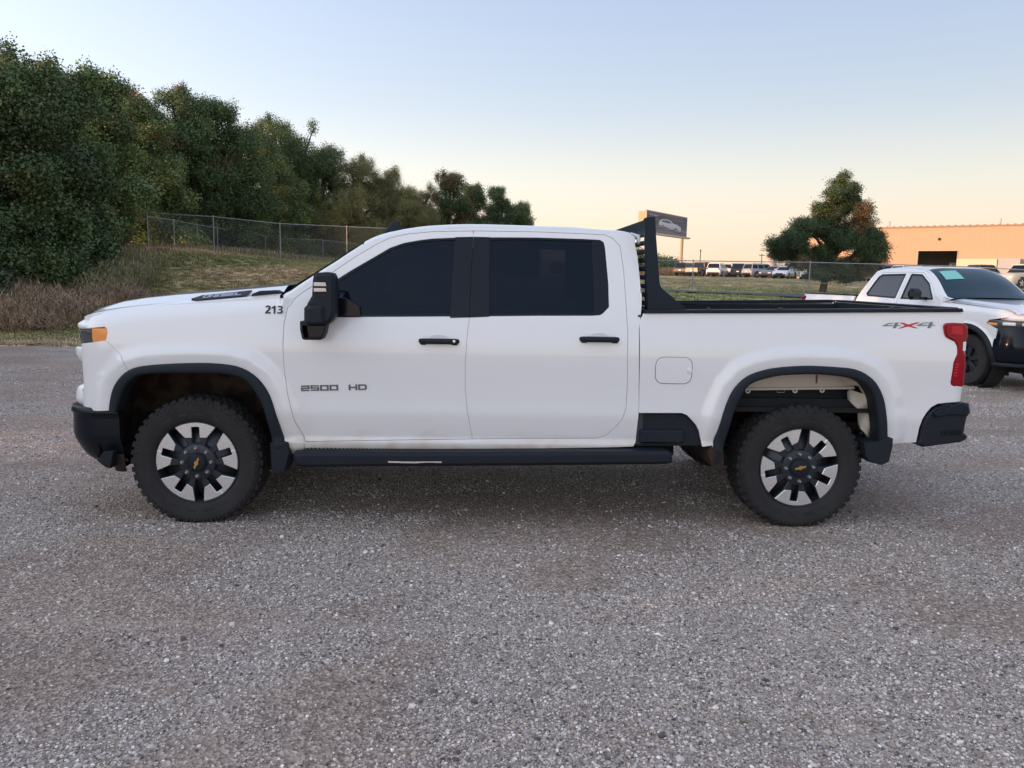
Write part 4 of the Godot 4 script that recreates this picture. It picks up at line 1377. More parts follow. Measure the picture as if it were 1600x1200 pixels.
func sheet(xs: Array, rows: Array, tone: Variant, uvs: float, skirt := 0.0) -> G:   # rows: for each step a function of x giving z
	var g := G.new()
	var pts: Array = []
	for r in rows.size():
		var line: Array = []
		for x: float in xs:
			var z: float = rows[r].call(x)
			var h := land(x, z) + skirt
			var m := Vector3(land(x - 0.2, z) - land(x + 0.2, z), 0.4, land(x, z - 0.2) - land(x, z + 0.2)).normalized()
			line.append([Vector3(x, h, z), m, tone.call(x, z)])
		pts.append(line)
	for r in rows.size() - 1:
		for k in xs.size() - 1:
			var q := [pts[r][k], pts[r][k + 1], pts[r + 1][k + 1], pts[r + 1][k]]
			for i in [[0, 1, 2], [0, 2, 3]]:
				g.tric(q[i[0]], q[i[1]], q[i[2]])
	for p in g.v:
		g.uv.append(Vector2(p.x, p.z) * uvs)
	return g

func spread(from: float, to: float, near: float, step: float, grow: float) -> Array:   # fine around near, coarser away from it
	var o: Array = [near]
	var s := step
	var x := near
	while x < to:
		x += s
		s *= grow
		o.append(x)
	s = step
	x = near
	while x > from:
		x -= s
		s *= grow
		o.push_front(x)
	return o

func rock(s: int, flat := 0.6) -> ArrayMesh:
	var r := RandomNumberGenerator.new()
	r.seed = s
	var g := G.new()
	var ps: Array[Vector3] = []
	var ph := (1.0 + sqrt(5.0)) / 2.0
	for q in [[-1, ph, 0], [1, ph, 0], [-1, -ph, 0], [1, -ph, 0], [0, -1, ph], [0, 1, ph], [0, -1, -ph], [0, 1, -ph], [ph, 0, -1], [ph, 0, 1], [-ph, 0, -1], [-ph, 0, 1]]:
		ps.append(Vector3(q[0], q[1] * flat, q[2]) / 1.9 * r.randf_range(0.7, 1.2))
	for f in [[0, 11, 5], [0, 5, 1], [0, 1, 7], [0, 7, 10], [0, 10, 11], [1, 5, 9], [5, 11, 4], [11, 10, 2], [10, 7, 6], [7, 1, 8], [3, 9, 4], [3, 4, 2], [3, 2, 6], [3, 6, 8], [3, 8, 9], [4, 9, 5], [2, 4, 11], [6, 2, 10], [8, 6, 7], [9, 8, 1]]:
		var c := (ps[f[0]] + ps[f[1]] + ps[f[2]]) / 3.0
		g.painted = true
		g.quad(ps[f[0]], ps[f[1]], ps[f[2]], ps[f[2]], c)
	return g.mesh()

func scatter(called: String, shape: Mesh, m: Material, where: Array, tints: Array, parent: Node) -> MultiMeshInstance3D:
	var mm := MultiMesh.new()
	mm.transform_format = MultiMesh.TRANSFORM_3D
	mm.use_colors = true
	mm.mesh = shape
	mm.instance_count = where.size()
	for i in where.size():
		mm.set_instance_transform(i, where[i])
		mm.set_instance_color(i, tints[i])
	var o := MultiMeshInstance3D.new()
	o.name = called if parent != self else numbered(called)
	o.multimesh = mm
	o.material_override = m
	parent.add_child(o, true)
	return o

func build_ground() -> void:
	# gravel lot
	var mg := mat(0.235, 0.22, 0.222, 0.95)
	mg.albedo_color = Color.WHITE
	var cells := noise(FastNoiseLite.TYPE_CELLULAR, 0.17, 41, 1)
	cells.cellular_return_type = FastNoiseLite.RETURN_CELL_VALUE
	cells.fractal_type = FastNoiseLite.FRACTAL_NONE
	mg.albedo_texture = noise_map(cells, 1024, [[0.0, 0.24, 0.195, 0.17], [0.35, 0.36, 0.30, 0.262], [0.7, 0.47, 0.40, 0.35], [0.93, 0.60, 0.53, 0.48], [1.0, 0.78, 0.71, 0.66]])
	var bumps := noise(FastNoiseLite.TYPE_CELLULAR, 0.17, 41, 1)
	bumps.cellular_return_type = FastNoiseLite.RETURN_DISTANCE
	bumps.fractal_type = FastNoiseLite.FRACTAL_NONE
	mg.normal_enabled = true
	mg.normal_texture = noise_map(bumps, 1024, [], 10.0)
	mg.normal_scale = 0.8
	mg.vertex_color_use_as_albedo = true
	var zs: Array = []
	var q := 8.0
	while q > -14.0:
		zs.append(q)
		q -= 0.5 if q > 0.0 else 0.16
	var rows: Array = []
	for z: float in zs:
		rows.append(func(_x: float) -> float: return z)
	for k in range(1, 21):
		var w := k / 20.0
		rows.append(func(x: float) -> float: return lerpf(zs[-1], lot_end(x), w))
	structure("gravel_lot", sheet(spread(-60, 60, 0.0, 0.16, 1.012), rows, gravel_tone, 0.42), mg)
	# beyond: grass on rising land, one sheet to the horizon
	var grass := mat(1, 1, 1, 0.95)
	grass.vertex_color_use_as_albedo = true
	grass.albedo_texture = noise_map(noise(FastNoiseLite.TYPE_SIMPLEX, 0.06, 43, 4), 512, [[0.25, 0.6, 0.58, 0.55], [0.5, 0.95, 0.95, 0.95], [0.8, 1.4, 1.36, 1.25]])
	rows = []
	for k in 60:
		var w := pow(k / 59.0, 1.5)
		rows.append(func(x: float) -> float: return lerpf(lot_end(x), -60.0, w))
	for z: float in [-66, -74, -84, -96, -110, -130, -150, -175, -200, -230, -260, -290, -320, -360, -420, -600, -900]:
		rows.append(func(_x: float) -> float: return z)
	structure("grass_field", sheet(spread(-700, 700, 0.0, 0.35, 1.03), rows, grass_tone, 0.6), grass)
	# the road behind the fence
	var tar := mat(0.075, 0.078, 0.085, 0.9)
	tar.vertex_color_use_as_albedo = true
	rows = []
	for k in 7:
		rows.append(func(x: float) -> float: return road_edge(x) - 0.8 * k)
	structure("road", sheet(range(2, 60, 2), rows, func(x, z): return Color.WHITE * (0.9 + 0.3 * streak.get_noise_2d(x, z)), 0.5, 0.07), tar)
	# loose stones
	var r := RandomNumberGenerator.new()
	r.seed = 5
	var tints := [Color(0.30, 0.255, 0.225), Color(0.39, 0.335, 0.30), Color(0.47, 0.41, 0.37), Color(0.57, 0.51, 0.46), Color(0.36, 0.285, 0.235), Color(0.10, 0.086, 0.077), Color(0.72, 0.66, 0.61)]
	for kind in 3:
		var where: Array = []
		var col: Array = []
		var tries := 0
		while where.size() < 95000 and tries < 500000:
			tries += 1
			var dist := 1.9 + 11.5 * pow(r.randf(), 1.7)
			var side := r.randf_range(-1.25, 1.25)
			if r.randf() < smoothstep(0.70, 1.25, absf(side)): continue
			var x := side * (dist + 0.6)
			var z := -dist
			if r.randf() < 0.86 * bare(x, z): continue
			var s := 0.0032 + 0.0046 * pow(r.randf(), 2.4)
			if r.randf() < 0.012: s *= 2.2
			s *= 1.0 + 0.05 * dist
			var b := Basis.from_euler(Vector3(r.randf_range(-0.5, 0.5), r.randf() * TAU, r.randf_range(-0.5, 0.5))).scaled(Vector3.ONE * s)
			where.append(Transform3D(b, Vector3(x, land(x, z) + s * 0.22, z)))
			col.append(tints[r.randi() % (7 if r.randf() < 0.45 else 5)] * r.randf_range(0.8, 1.35))
		var o := scatter("gravel", rock(60 + kind), M.stone, where, col, self)
		tag(o, "loose grey stones spread over the parking lot", "gravel", "", "stuff")

func road_edge(x: float) -> float:
	return -37.6 + 0.70 * clampf(x - 4.0, -4.0, 14.0)

func grass_tone(x: float, z: float) -> Color:
	var n := patch.get_noise_2d(x * 0.35, z * 0.35)
	var f := streak.get_noise_2d(x * 0.7, z * 0.7)
	var dry := Color(0.34, 0.26, 0.145)
	var green := Color(0.19, 0.185, 0.07)
	var c := dry.lerp(green, clampf(0.45 + 0.9 * n, 0.0, 1.0))
	if x > 2.0 and z > -42.0:
		c = c.lerp(Color(0.19, 0.22, 0.07), 0.6)
	if z < -120.0:
		c = c.lerp(Color(0.42, 0.29, 0.13), 0.8)
	if x < 2.0 and z > lot_end(x) - 1.0:
		c = c.lerp(Color(0.36, 0.27, 0.18), 0.6)
	return c * (1.8 + 0.45 * f)

# ------------------------------------------------------------------ plants
var sprays := {}

func spray(kind: String) -> ArrayMesh:   # a twig with its leaves, about a metre across before scaling
	if sprays.has(kind):
		return sprays[kind]
	var r := RandomNumberGenerator.new()
	r.seed = kind.hash()
	var g := G.new()
	g.painted = true
	var count: int = {"broad": 46, "fine": 70, "needle": 90, "dry": 26}[kind]
	for k in count:
		var p := Vector3(r.randfn(0, 0.26), r.randfn(0, 0.2), r.randfn(0, 0.26))
		var len := r.randf_range(0.11, 0.19)
		var wide := len * r.randf_range(0.55, 0.8)
		var dir := Vector3(r.randfn(0, 1), r.randfn(-0.25, 0.6), r.randfn(0, 1)).normalized()
		if kind == "fine":
			len = r.randf_range(0.12, 0.2); wide = len * 0.26
		elif kind == "needle":
			p = Vector3(r.randfn(0, 0.20), r.randfn(0, 0.15), r.randfn(0, 0.20))
			dir = (p * 2.0 + Vector3(0, 0.25, 0) + Vector3(r.randfn(0, .4), r.randfn(0, .4), r.randfn(0, .4))).normalized()
			len = r.randf_range(0.10, 0.22); wide = len * 0.30
		elif kind == "dry":
			len = r.randf_range(0.15, 0.35); wide = 0.02
			dir = Vector3(r.randfn(0, 0.5), 1.0, r.randfn(0, 0.5)).normalized()
		var side := dir.cross(Vector3(r.randfn(0, 1), r.randfn(0, 1), r.randfn(0, 1))).normalized() * wide * 0.5
		g.col = Color.WHITE * r.randf_range(0.82, 1.18)
		var m := dir.cross(side).normalized()
		if m.dot(p) < 0.0: m = -m
		m = (p.normalized() * 0.6 + Vector3(0, 0.35, 0) + m * 0.4).normalized()
		g.quadn4(p, p + dir * len * 0.45 + side, p + dir * len, p + dir * len * 0.45 - side, m)
	if kind == "broad" or kind == "fine":
		for k in 5:
			g.col = Color(0.5, 0.4, 0.35)
			var e := Vector3(r.randfn(0, 0.3), r.randfn(0, 0.25), r.randfn(0, 0.3))
			g.quad(Vector3.ZERO, Vector3(0.008, 0, 0.008), e, e - Vector3(0.004, 0, 0.004), Vector3.UP)
	sprays[kind] = g.mesh()
	return sprays[kind]

# lobes: [offset from the foot, radii, share]; leaves fill the outer part of each lobe unevenly
func tree(called: String, label: String, category: String, foot: Vector3, lobes: Array, kind: String, tone: Color, count: int, size: float, trunk: float, s: int, group := "", odd: Variant = null) -> Node3D:
	var r := RandomNumberGenerator.new()
	r.seed = s
	var t := thing(called, label, category, foot, 0.0, group)
	var total := 0.0
	for l in lobes:
		total += l[1].x * l[1].y * l[1].z
	var clump := noise(FastNoiseLite.TYPE_SIMPLEX, 0.55, s)
	var where: Array = []
	var col: Array = []
	for l in lobes:
		var n := int(count * l[1].x * l[1].y * l[1].z / total) + 14
		var made := 0
		var lobe_tone := r.randf_range(0.72, 1.35)
		var tries := 0
		while made < n and tries < n * 8:
			tries += 1
			var u := Vector3(r.randfn(0, 1), r.randfn(0, 1), r.randfn(0, 1)).normalized()
			var p: Vector3 = l[0] + u * l[1] * pow(r.randf_range(0.12, 1.0), 0.45) * (1.0 + (0.28 if kind != "needle" else 0.6) * clump.get_noise_3dv(u * 3.0 + l[0]))
			if l[1].x > 0.7 and clump.get_noise_3dv(p * 1.0) < (-0.22 if kind != "needle" else -0.06) + 0.1 * r.randf(): continue
			if p.y + foot.y < land(foot.x + p.x, foot.z + p.z) - 0.1: continue
			made += 1
			var z := size * r.randf_range(0.65, 1.35)
			where.append(Transform3D(Basis.from_euler(Vector3(r.randf_range(-0.7, 0.7), r.randf() * TAU, r.randf_range(-0.7, 0.7))).scaled(Vector3.ONE * z), p))
			var c := tone * r.randf_range(0.75, 1.25) * lobe_tone
			if odd != null and clump.get_noise_3dv(p * 0.55 + Vector3(40, 0, 0)) > odd[1]:
				c = odd[0] * r.randf_range(0.7, 1.3)
			c = c.lerp(Color(c.r * 1.5, c.g * 1.35, c.b * 1.0), clampf(0.5 + clump.get_noise_3dv(p * 0.8 + Vector3(9, 9, 9)), 0, 1) * 0.7)
			col.append(c)
	scatter("crown", spray(kind), M.leaf, where, col, t)
	if trunk > 0.0:
		var g := G.new()
		var big: Array = lobes[0]
		for l in lobes:
			if l[0].y > big[0].y: big = l
		var tip: Vector3 = big[0]
		var pts := PackedVector3Array()
		var rad := PackedFloat32Array()
		for k in 7:
			var w := k / 6.0
			pts.append(Vector3(tip.x * w * w + 0.12 * sin(k * 1.7 + s), tip.y * 0.96 * w - 0.3 * (1 - w), tip.z * w * w + 0.1 * cos(k * 2.1 + s)))
			rad.append(trunk * (1.12 - w) + 0.01)
		g.tube(pts, rad, 9)
		put("trunk", g, M.bark, t)
		for l in lobes:
			var e: Vector3 = l[0]
			var a := pts[clampi(int(e.y / maxf(tip.y, 0.1) * 4.0), 1, 4)]
			g = G.new()
			var c := a.lerp(e, 0.5) + Vector3(0, 0.25, 0)
			g.tube(PackedVector3Array([a, c, e, e + (e - c) * 0.12]), PackedFloat32Array([trunk * 0.55, trunk * 0.4, trunk * 0.2, 0.008] if l[1].x > 0.32 else [0.03, 0.02, 0.012, 0.006]), 6)
			for k in (3 if l[1].x > 0.32 else 0):
				var d: Vector3 = e + Vector3(r.randf_range(-0.8, 0.8), r.randf_range(-0.5, 0.8), r.randf_range(-0.8, 0.8)) * l[1]
				g.tube(PackedVector3Array([c.lerp(e, r.randf()), c.lerp(d, 0.7), d]), PackedFloat32Array([trunk * 0.2, trunk * 0.1, 0.008]), 5)
			put("limb", g, M.bark, t)
	return t

func lobed(h: float, w: float, low: float, n: int, s: int) -> Array:   # lobes of a crown h high and w in radius, from height low up, with a few shoots on top
	var r := RandomNumberGenerator.new()
	r.seed = s
	var o: Array = []
	for k in n:
		var f := (k + 0.5) / n
		var q := w * r.randf_range(0.30, 0.50)
		var reach := (w - q * 0.6) * sqrt(clampf(1.0 - pow(maxf(f - 0.30, 0.0) / 0.78, 2.0), 0.05, 1.0)) * r.randf_range(0.55, 1.0)
		var a := k * 2.4 + r.randf()
		var y := lerpf(low, h - q * 0.8, f) + r.randf_range(-0.4, 0.1)
		o.append([Vector3(cos(a) * reach, y, sin(a) * reach * 0.8), Vector3(q, q * r.randf_range(0.6, 0.9), q), 1.0])
	o.append([Vector3(r.randf_range(-0.2, 0.2) * w, h - w * 0.26, 0), Vector3(w * 0.36, w * 0.26, w * 0.36), 1.0])
	for k in 4:
		o.append([Vector3(r.randf_range(-0.6, 0.6) * w, h - w * r.randf_range(0.05, 0.35), r.randf_range(-0.3, 0.3) * w), Vector3(0.16, 0.45, 0.16) * r.randf_range(0.8, 1.5), 1.0])
	return o

func standing(x: float, z: float) -> Vector3:
	return Vector3(x, land(x, z), z)

func build_trees() -> void:
	var dark := Color(0.074, 0.122, 0.052)
	var mid := Color(0.115, 0.175, 0.068)
	var light := Color(0.15, 0.205, 0.082)
	var olive := Color(0.20, 0.20, 0.09)
	var rusty := Color(0.135, 0.098, 0.045)
	# the wood on the bank, from the near end to the far end: x, z, height, radius, lowest leaves
	var row := "trees along the bank on the left"
	var list := [
		["dark dense tree at the left edge of the photo, nearest of the wood", Vector3(-15.60, 7.90, -24.50), 2.3, dark, 1900, 11, "broad"],
		["dark green tree just right of the nearest one, its top slightly lower", Vector3(-15.87, 8.41, -27.00), 2.2, dark, 1900, 12, "broad"],
		["tall mid green tree with loose shoots on top, third from the left edge", Vector3(-18.11, 9.78, -34.00), 2.2, mid, 2100, 13, "broad"],
		["leafy green tree with a brownish top, left of the fence's end post", Vector3(-20.17, 11.03, -42.00), 2.6, mid, 2100, 14, "broad"],
		["brown-tinged oak with gaps in its crown, right above the fence's end post", Vector3(-19.59, 11.96, -46.00), 2.9, dark, 2100, 15, "broad"],
		["broad dark oak above the second panel of the fence", Vector3(-18.15, 12.01, -48.00), 3.3, dark, 2300, 16, "broad"],
		["lower dark oak in the dip between the broad and the round-topped oak", Vector3(-18.35, 11.70, -55.00), 3.2, mid, 2000, 17, "broad"],
		["dark round-topped oak above the middle of the chain-link fence", Vector3(-17.68, 13.30, -60.00), 3.7, dark, 2300, 18, "broad"],
		["dark oak stepping down to the right of the round-topped one", Vector3(-15.57, 11.78, -63.00), 3.3, dark, 2000, 19, "broad"],
		["pale willowy tree with fine yellowish leaves, right of the dark oaks", Vector3(-13.09, 11.19, -64.00), 3.3, olive, 2300, 20, "fine"],
		["second willowy tree, a little lower, left of the wispy one", Vector3(-10.84, 10.40, -66.00), 3.2, olive, 2000, 21, "fine"],
		["thin wispy tree whose bare shoots stand against the sky", Vector3(-8.59, 9.31, -68.00), 2.9, olive, 1300, 22, "fine"],
		["oak with a rust-brown patch of leaves, behind the cab roof", Vector3(-5.61, 10.33, -68.00), 2.5, dark, 2000, 23, "broad"],
		["small dark oak close behind the right side of the rusty one", Vector3(-3.90, 9.74, -71.00), 2.0, dark, 1300, 24, "broad"],
		["small dark oak with a notch of sky on its left, second from the end", Vector3(-1.54, 9.90, -74.00), 2.0, dark, 1300, 25, "broad"],
		["last and smallest dark oak at the right-hand end of the wood", Vector3(0.61, 8.47, -76.00), 1.6, dark, 900, 26, "broad"],
	]
	for q in list:
		var odd: Variant = null
		if q[5] == 14: odd = [rusty, 0.45]
		if q[5] == 15: odd = [Color(0.11, 0.095, 0.05), 0.32]
		if q[5] == 23: odd = [rusty, 0.10]
		var foot := standing(q[1].x, q[1].z)
		var h: float = q[1].y - foot.y
		tree("oak_tree" if q[6] == "broad" else "willow_tree", q[0], "tree", foot, lobed(h, q[2], 0.8, 17, q[5]), q[6], q[3], q[4], 0.58 if q[6] == "broad" else 0.66, 0.2, q[5], row, odd)
	# wispy shoots above two of them
	# shrubs that close the foot of the wood
	var brush := "shrubs at the foot of the wood"
	var low := [
		["dark shrub at the left edge, lowest under the nearest tree", -15.8, -22.4, 3.0, 1.8, "broad", dark, 420],
		["deep green shrub mass beside the nearest tree's foot", -15.9, -26.5, 3.2, 1.7, "broad", dark, 420],
		["yellowish green shrub left of the fence's end post", -17.6, -30.0, 3.6, 1.8, "broad", light, 420],
		["dull green shrub just behind the fence's end post", -20.0, -36.0, 3.6, 2.0, "broad", mid, 420],
		["bright green shrub behind the first panels of the fence", -18.9, -42.0, 5.0, 2.4, "broad", light, 460],
		["dark green shrub behind the fence under the broad oak", -19.6, -50.5, 6.0, 3.2, "broad", mid, 460],
		["fresh green shrub behind the fence under the round-topped oak", -17.6, -58.5, 6.4, 3.2, "broad", light, 460],
		["olive shrub under the pale willowy tree", -13.0, -60.0, 5.6, 3.2, "fine", olive, 620],
		["dull olive thicket between the willowy tree and the cab roof", -8.6, -63.0, 5.6, 3.4, "fine", olive, 620],
		["low green thicket right of the rusty oak, over the cab roof", -2.6, -69.0, 4.6, 3.0, "broad", mid, 420],
		["low dark thicket under the last oak of the wood", 0.6, -72.0, 3.8, 2.1, "broad", dark, 380],
	]
	for k in low.size():
		var q: Array = low[k]
		tree("shrub", q[0], "shrub", standing(q[1], q[2]), lobed(q[3], q[4], 0.3, 9, 200 + k), q[5], q[6], int(q[7] * 2.6), 0.55, 0.06, 200 + k, brush)
	# the wood goes on behind them and out of the frame
	var back := "trees deeper in the wood"
	var k := 0
	for q in [[-21.0, -26.0, 7.6], [-22.5, -34.0, 8.2], [-24.0, -44.0, 8.6], [-23.0, -55.0, 9.4], [-19.5, -68.0, 9.4], [-11.0, -76.0, 7.0]]:
		k += 1
		tree("oak_tree", ["dark tree filling the wood behind the nearest trees", "dark tree filling the wood behind the third tree from the left", "dark tree filling the wood behind the broad oak", "dark tree filling the wood behind the round-topped oak", "dull tree filling the wood behind the willowy tree", "dull tree filling the wood behind the thin sapling"][k - 1], "tree", standing(q[0], q[1]), lobed(q[2], 3.6, 0.8, 10, 300 + k), "broad", dark, 900, 0.95, 0.22, 300 + k, back)
	for q in [[-24.0, -17.0], [-25.0, -10.0], [-24.5, -3.0], [-25.5, 4.0], [-24.0, 11.0], [-25.0, 18.0], [-26.0, 25.0]]:
		k += 1
		tree("oak_tree", ["first", "second", "third", "fourth", "fifth", "sixth", "seventh"][k - 7] + " dark tree of the wood beyond the left edge, counted from the bank", "tree", standing(q[0], q[1]), lobed(10.0, 4.2, 0.6, 10, 300 + k), "broad", dark, 650, 1.4, 0.25, 300 + k, "trees of the wood beside the lot")
	# the cedar by the far fence
	var cedar: Array = []
	for q in [[1.2, 6.25, 0.28, 0.32], [1.0, 5.85, 0.42, 0.38], [1.5, 5.6, 0.42, 0.38], [0.6, 5.3, 0.5, 0.38], [1.5, 5.1, 0.55, 0.4], [1.0, 4.8, 0.7, 0.45], [0.1, 4.6, 0.55, 0.32], [2.0, 4.5, 0.6, 0.38], [0.9, 4.2, 0.8, 0.45], [2.2, 3.9, 0.65, 0.38], [0.0, 3.9, 0.7, 0.38], [-1.2, 3.6, 0.75, 0.38], [1.2, 3.5, 0.9, 0.5], [2.4, 3.2, 0.75, 0.42], [-0.3, 3.2, 0.9, 0.42], [-1.8, 3.0, 0.85, 0.42], [-2.5, 2.6, 0.7, 0.36], [2.7, 2.6, 0.7, 0.38], [0.8, 2.7, 1.0, 0.5], [-1.0, 2.4, 0.9, 0.42], [1.9, 2.3, 0.9, 0.42], [-2.2, 2.1, 0.75, 0.32], [2.6, 1.9, 0.7, 0.38], [0.0, 2.0, 0.9, 0.42], [1.1, 1.7, 0.9, 0.42], [-1.3, 1.6, 0.8, 0.32], [2.0, 1.3, 0.75, 0.36], [0.4, 1.2, 0.8, 0.36], [-0.5, 1.1, 0.6, 0.3], [1.3, 0.9, 0.6, 0.3]]:
		if q[0] > 1.5: q[0] = 1.5 + (q[0] - 1.5) * 0.72
		q[0] -= 0.55 * smoothstep(2.5, 6.0, q[1])
		q[1] *= 0.93
		q[2] *= 0.88
		cedar.append([Vector3(q[0], q[1], 0.35 * sin(q[0] * 9.0)), Vector3(q[2], q[3], q[2]), 1.0])
	tree("cedar_tree", "ragged cedar with brown dead patches standing alone beyond the right-hand fence", "tree", standing(16.0, -40.0), cedar, "needle", Color(0.052, 0.088, 0.042), 3300, 0.50, 0.17, 400, "", [Color(0.15, 0.115, 0.065), 0.34])
	for q in [[28.4, -185.0, 5.2, 5.2, "round far tree behind the parked cars, left of the light pole"], [20.5, -190.0, 3.2, 4.2, "low far tree left of the round one behind the parked cars"], [36.5, -190.0, 3.0, 4.6, "low far tree right of the round one behind the parked cars"]]:
		k += 1
		tree("far_tree", q[4], "tree", standing(q[0], q[1]), lobed(q[2], q[3], 0.5, 7, 500 + k), "broad", light, 260, 2.2, 0.2, 500 + k, "far trees behind the car lot")

func build_grass() -> void:
	var r := RandomNumberGenerator.new()
	r.seed = 8
	var tuft := G.new()
	tuft.painted = true
	for k in 12:
		var a := r.randf() * TAU
		var lean := r.randf_range(0.05, 0.5)
		var p := Vector3(cos(a * 3.0), 0, sin(a * 3.0)) * r.randf_range(0.0, 0.25)
		var dir := Vector3(cos(a) * lean, r.randf_range(0.5, 1.0), sin(a) * lean)
		var side := Vector3(-sin(a), 0, cos(a)) * 0.022
		tuft.col = Color.WHITE * r.randf_range(0.75, 1.25)
		var up := Vector3(dir.x * 0.5, 1.0, dir.z * 0.5).normalized()
		tuft.quadn4(p - side, p + side, p + dir * 0.6 + side * 0.6, p + dir * 0.6 - side * 0.6, up)
		tuft.tri(p + dir * 0.6 - side * 0.6, p + dir * 0.6 + side * 0.6, p + dir + Vector3(cos(a), 0, sin(a)) * lean * 0.4, up, up, up)
	var shape := tuft.mesh()
	var where: Array = []
	var col: Array = []
	for k in 46000:
		var z := -16.0 - 26.0 * pow(r.randf(), 1.2)
		var x := r.randf_range(-1.0, 0.25) * (-z * 0.72)
		if z > lot_end(x) - 0.15 + 0.3 * r.randf(): continue
		var tall := 0.045 + 0.04 * r.randf()
		tall += 0.3 * smoothstep(-36.3, -37.5, z) * r.randf() * smoothstep(4.0, -2.0, x)
		tall += 0.16 * smoothstep(-11.8, -14.5, x + 0.12 * (z + 22.0)) * r.randf() * r.randf()
		where.append(Transform3D(Basis.from_euler(Vector3(0, r.randf() * TAU, 0)).scaled(Vector3(0.35 + tall * 0.8, tall, 0.35 + tall * 0.8)), standing(x, z)))
		var c := grass_tone(x, z) * r.randf_range(0.8, 1.35)
		if tall > 0.2: c = c.lerp(Color(0.26, 0.19, 0.12), 0.55)
		col.append(c)
	var o := scatter("dry_grass", shape, M.blade, where, col, self)
	tag(o, "dry tan and green grass over the bank behind the truck's bonnet", "grass", "", "stuff")
	where = []
	col = []
	for k in 16000:
		var z := -21.0 - 80.0 * pow(r.randf(), 1.6)
		var x := r.randf_range(0.12, 0.78) * -z
		if z > lot_end(x) - 0.1 or absf(z - road_edge(x) + 2.4) < 2.6: continue
		var tall := 0.07 + 0.06 * r.randf()
		where.append(Transform3D(Basis.from_euler(Vector3(0, r.randf() * TAU, 0)).scaled(Vector3(0.7, tall, 0.7)), standing(x, z)))
		col.append(grass_tone(x, z) * r.randf_range(0.8, 1.3))
	o = scatter("field_grass", shape, M.blade, where, col, self)
	tag(o, "short mown grass between the lot and the parked cars", "grass", "", "stuff")
	where = []
	col = []
	for k in 9000:
		var z := -r.randf_range(128.0, 210.0)
		var x := r.randf_range(0.05, 0.45) * -z
		where.append(Transform3D(Basis.from_euler(Vector3(0, r.randf() * TAU, 0)).scaled(Vector3(2.6, r.randf_range(0.9, 1.5), 2.6)), standing(x, z)))
		col.append(Color(0.45, 0.31, 0.14) * r.randf_range(0.75, 1.2))
	o = scatter("tall_grass", shape, M.blade, where, col, self)
	tag(o, "tall dry grass lit orange on the rise behind the parked cars", "grass", "", "stuff")
	# weeds on the steep end of the bank
	var weeds := [[-12.48, -19.6, 0.9], [-13.51, -20.2, 1.1], [-14.74, -20.6, 1.4], [-11.96, -21.0, 1.0], [-13.21, -21.8, 1.2], [-11.66, -22.6, 1.1], [-14.24, -22.4, 1.3], [-12.45, -24.2, 1.2], [-13.16, -26.0, 1.1], [-13.78, -28.0, 1.2]]
	var kinds := ["brown dry weed clump lowest on the bank, ahead of the bonnet", "brown twiggy weed clump left of the lowest one", "brown weed clump at the left edge under the dark shrub", "tangled dry weed clump on the bank above the lowest one", "reddish dry weed clump in the middle of the bank's steep end", "straw-coloured weed clump nearest the mown part of the bank", "brown weed clump against the dark shrub", "grey-green weed clump near the top of the bank", "pale seeded weed clump at the top of the bank", "dull weed clump between the bank top and the fence's end post"]
	for k in weeds.size():
		var q: Array = weeds[k]
		var tone := Color(0.27, 0.20, 0.15) if k < 7 else Color(0.22, 0.21, 0.12)
		var t := tree("weed_clump", kinds[k], "weeds", standing(q[0], q[1]), [[Vector3(0, q[2] * 0.16, 0), Vector3(1.0, q[2] * 0.26, 0.8), 1.0], [Vector3(0.6, q[2] * 0.1, 0.2), Vector3(0.7, q[2] * 0.25, 0.6), 1.0]], "dry", tone, 230, 0.7, 0.0, 700 + k, "dry weeds on the steep end of the bank")
		t.set_meta("category", "weeds")

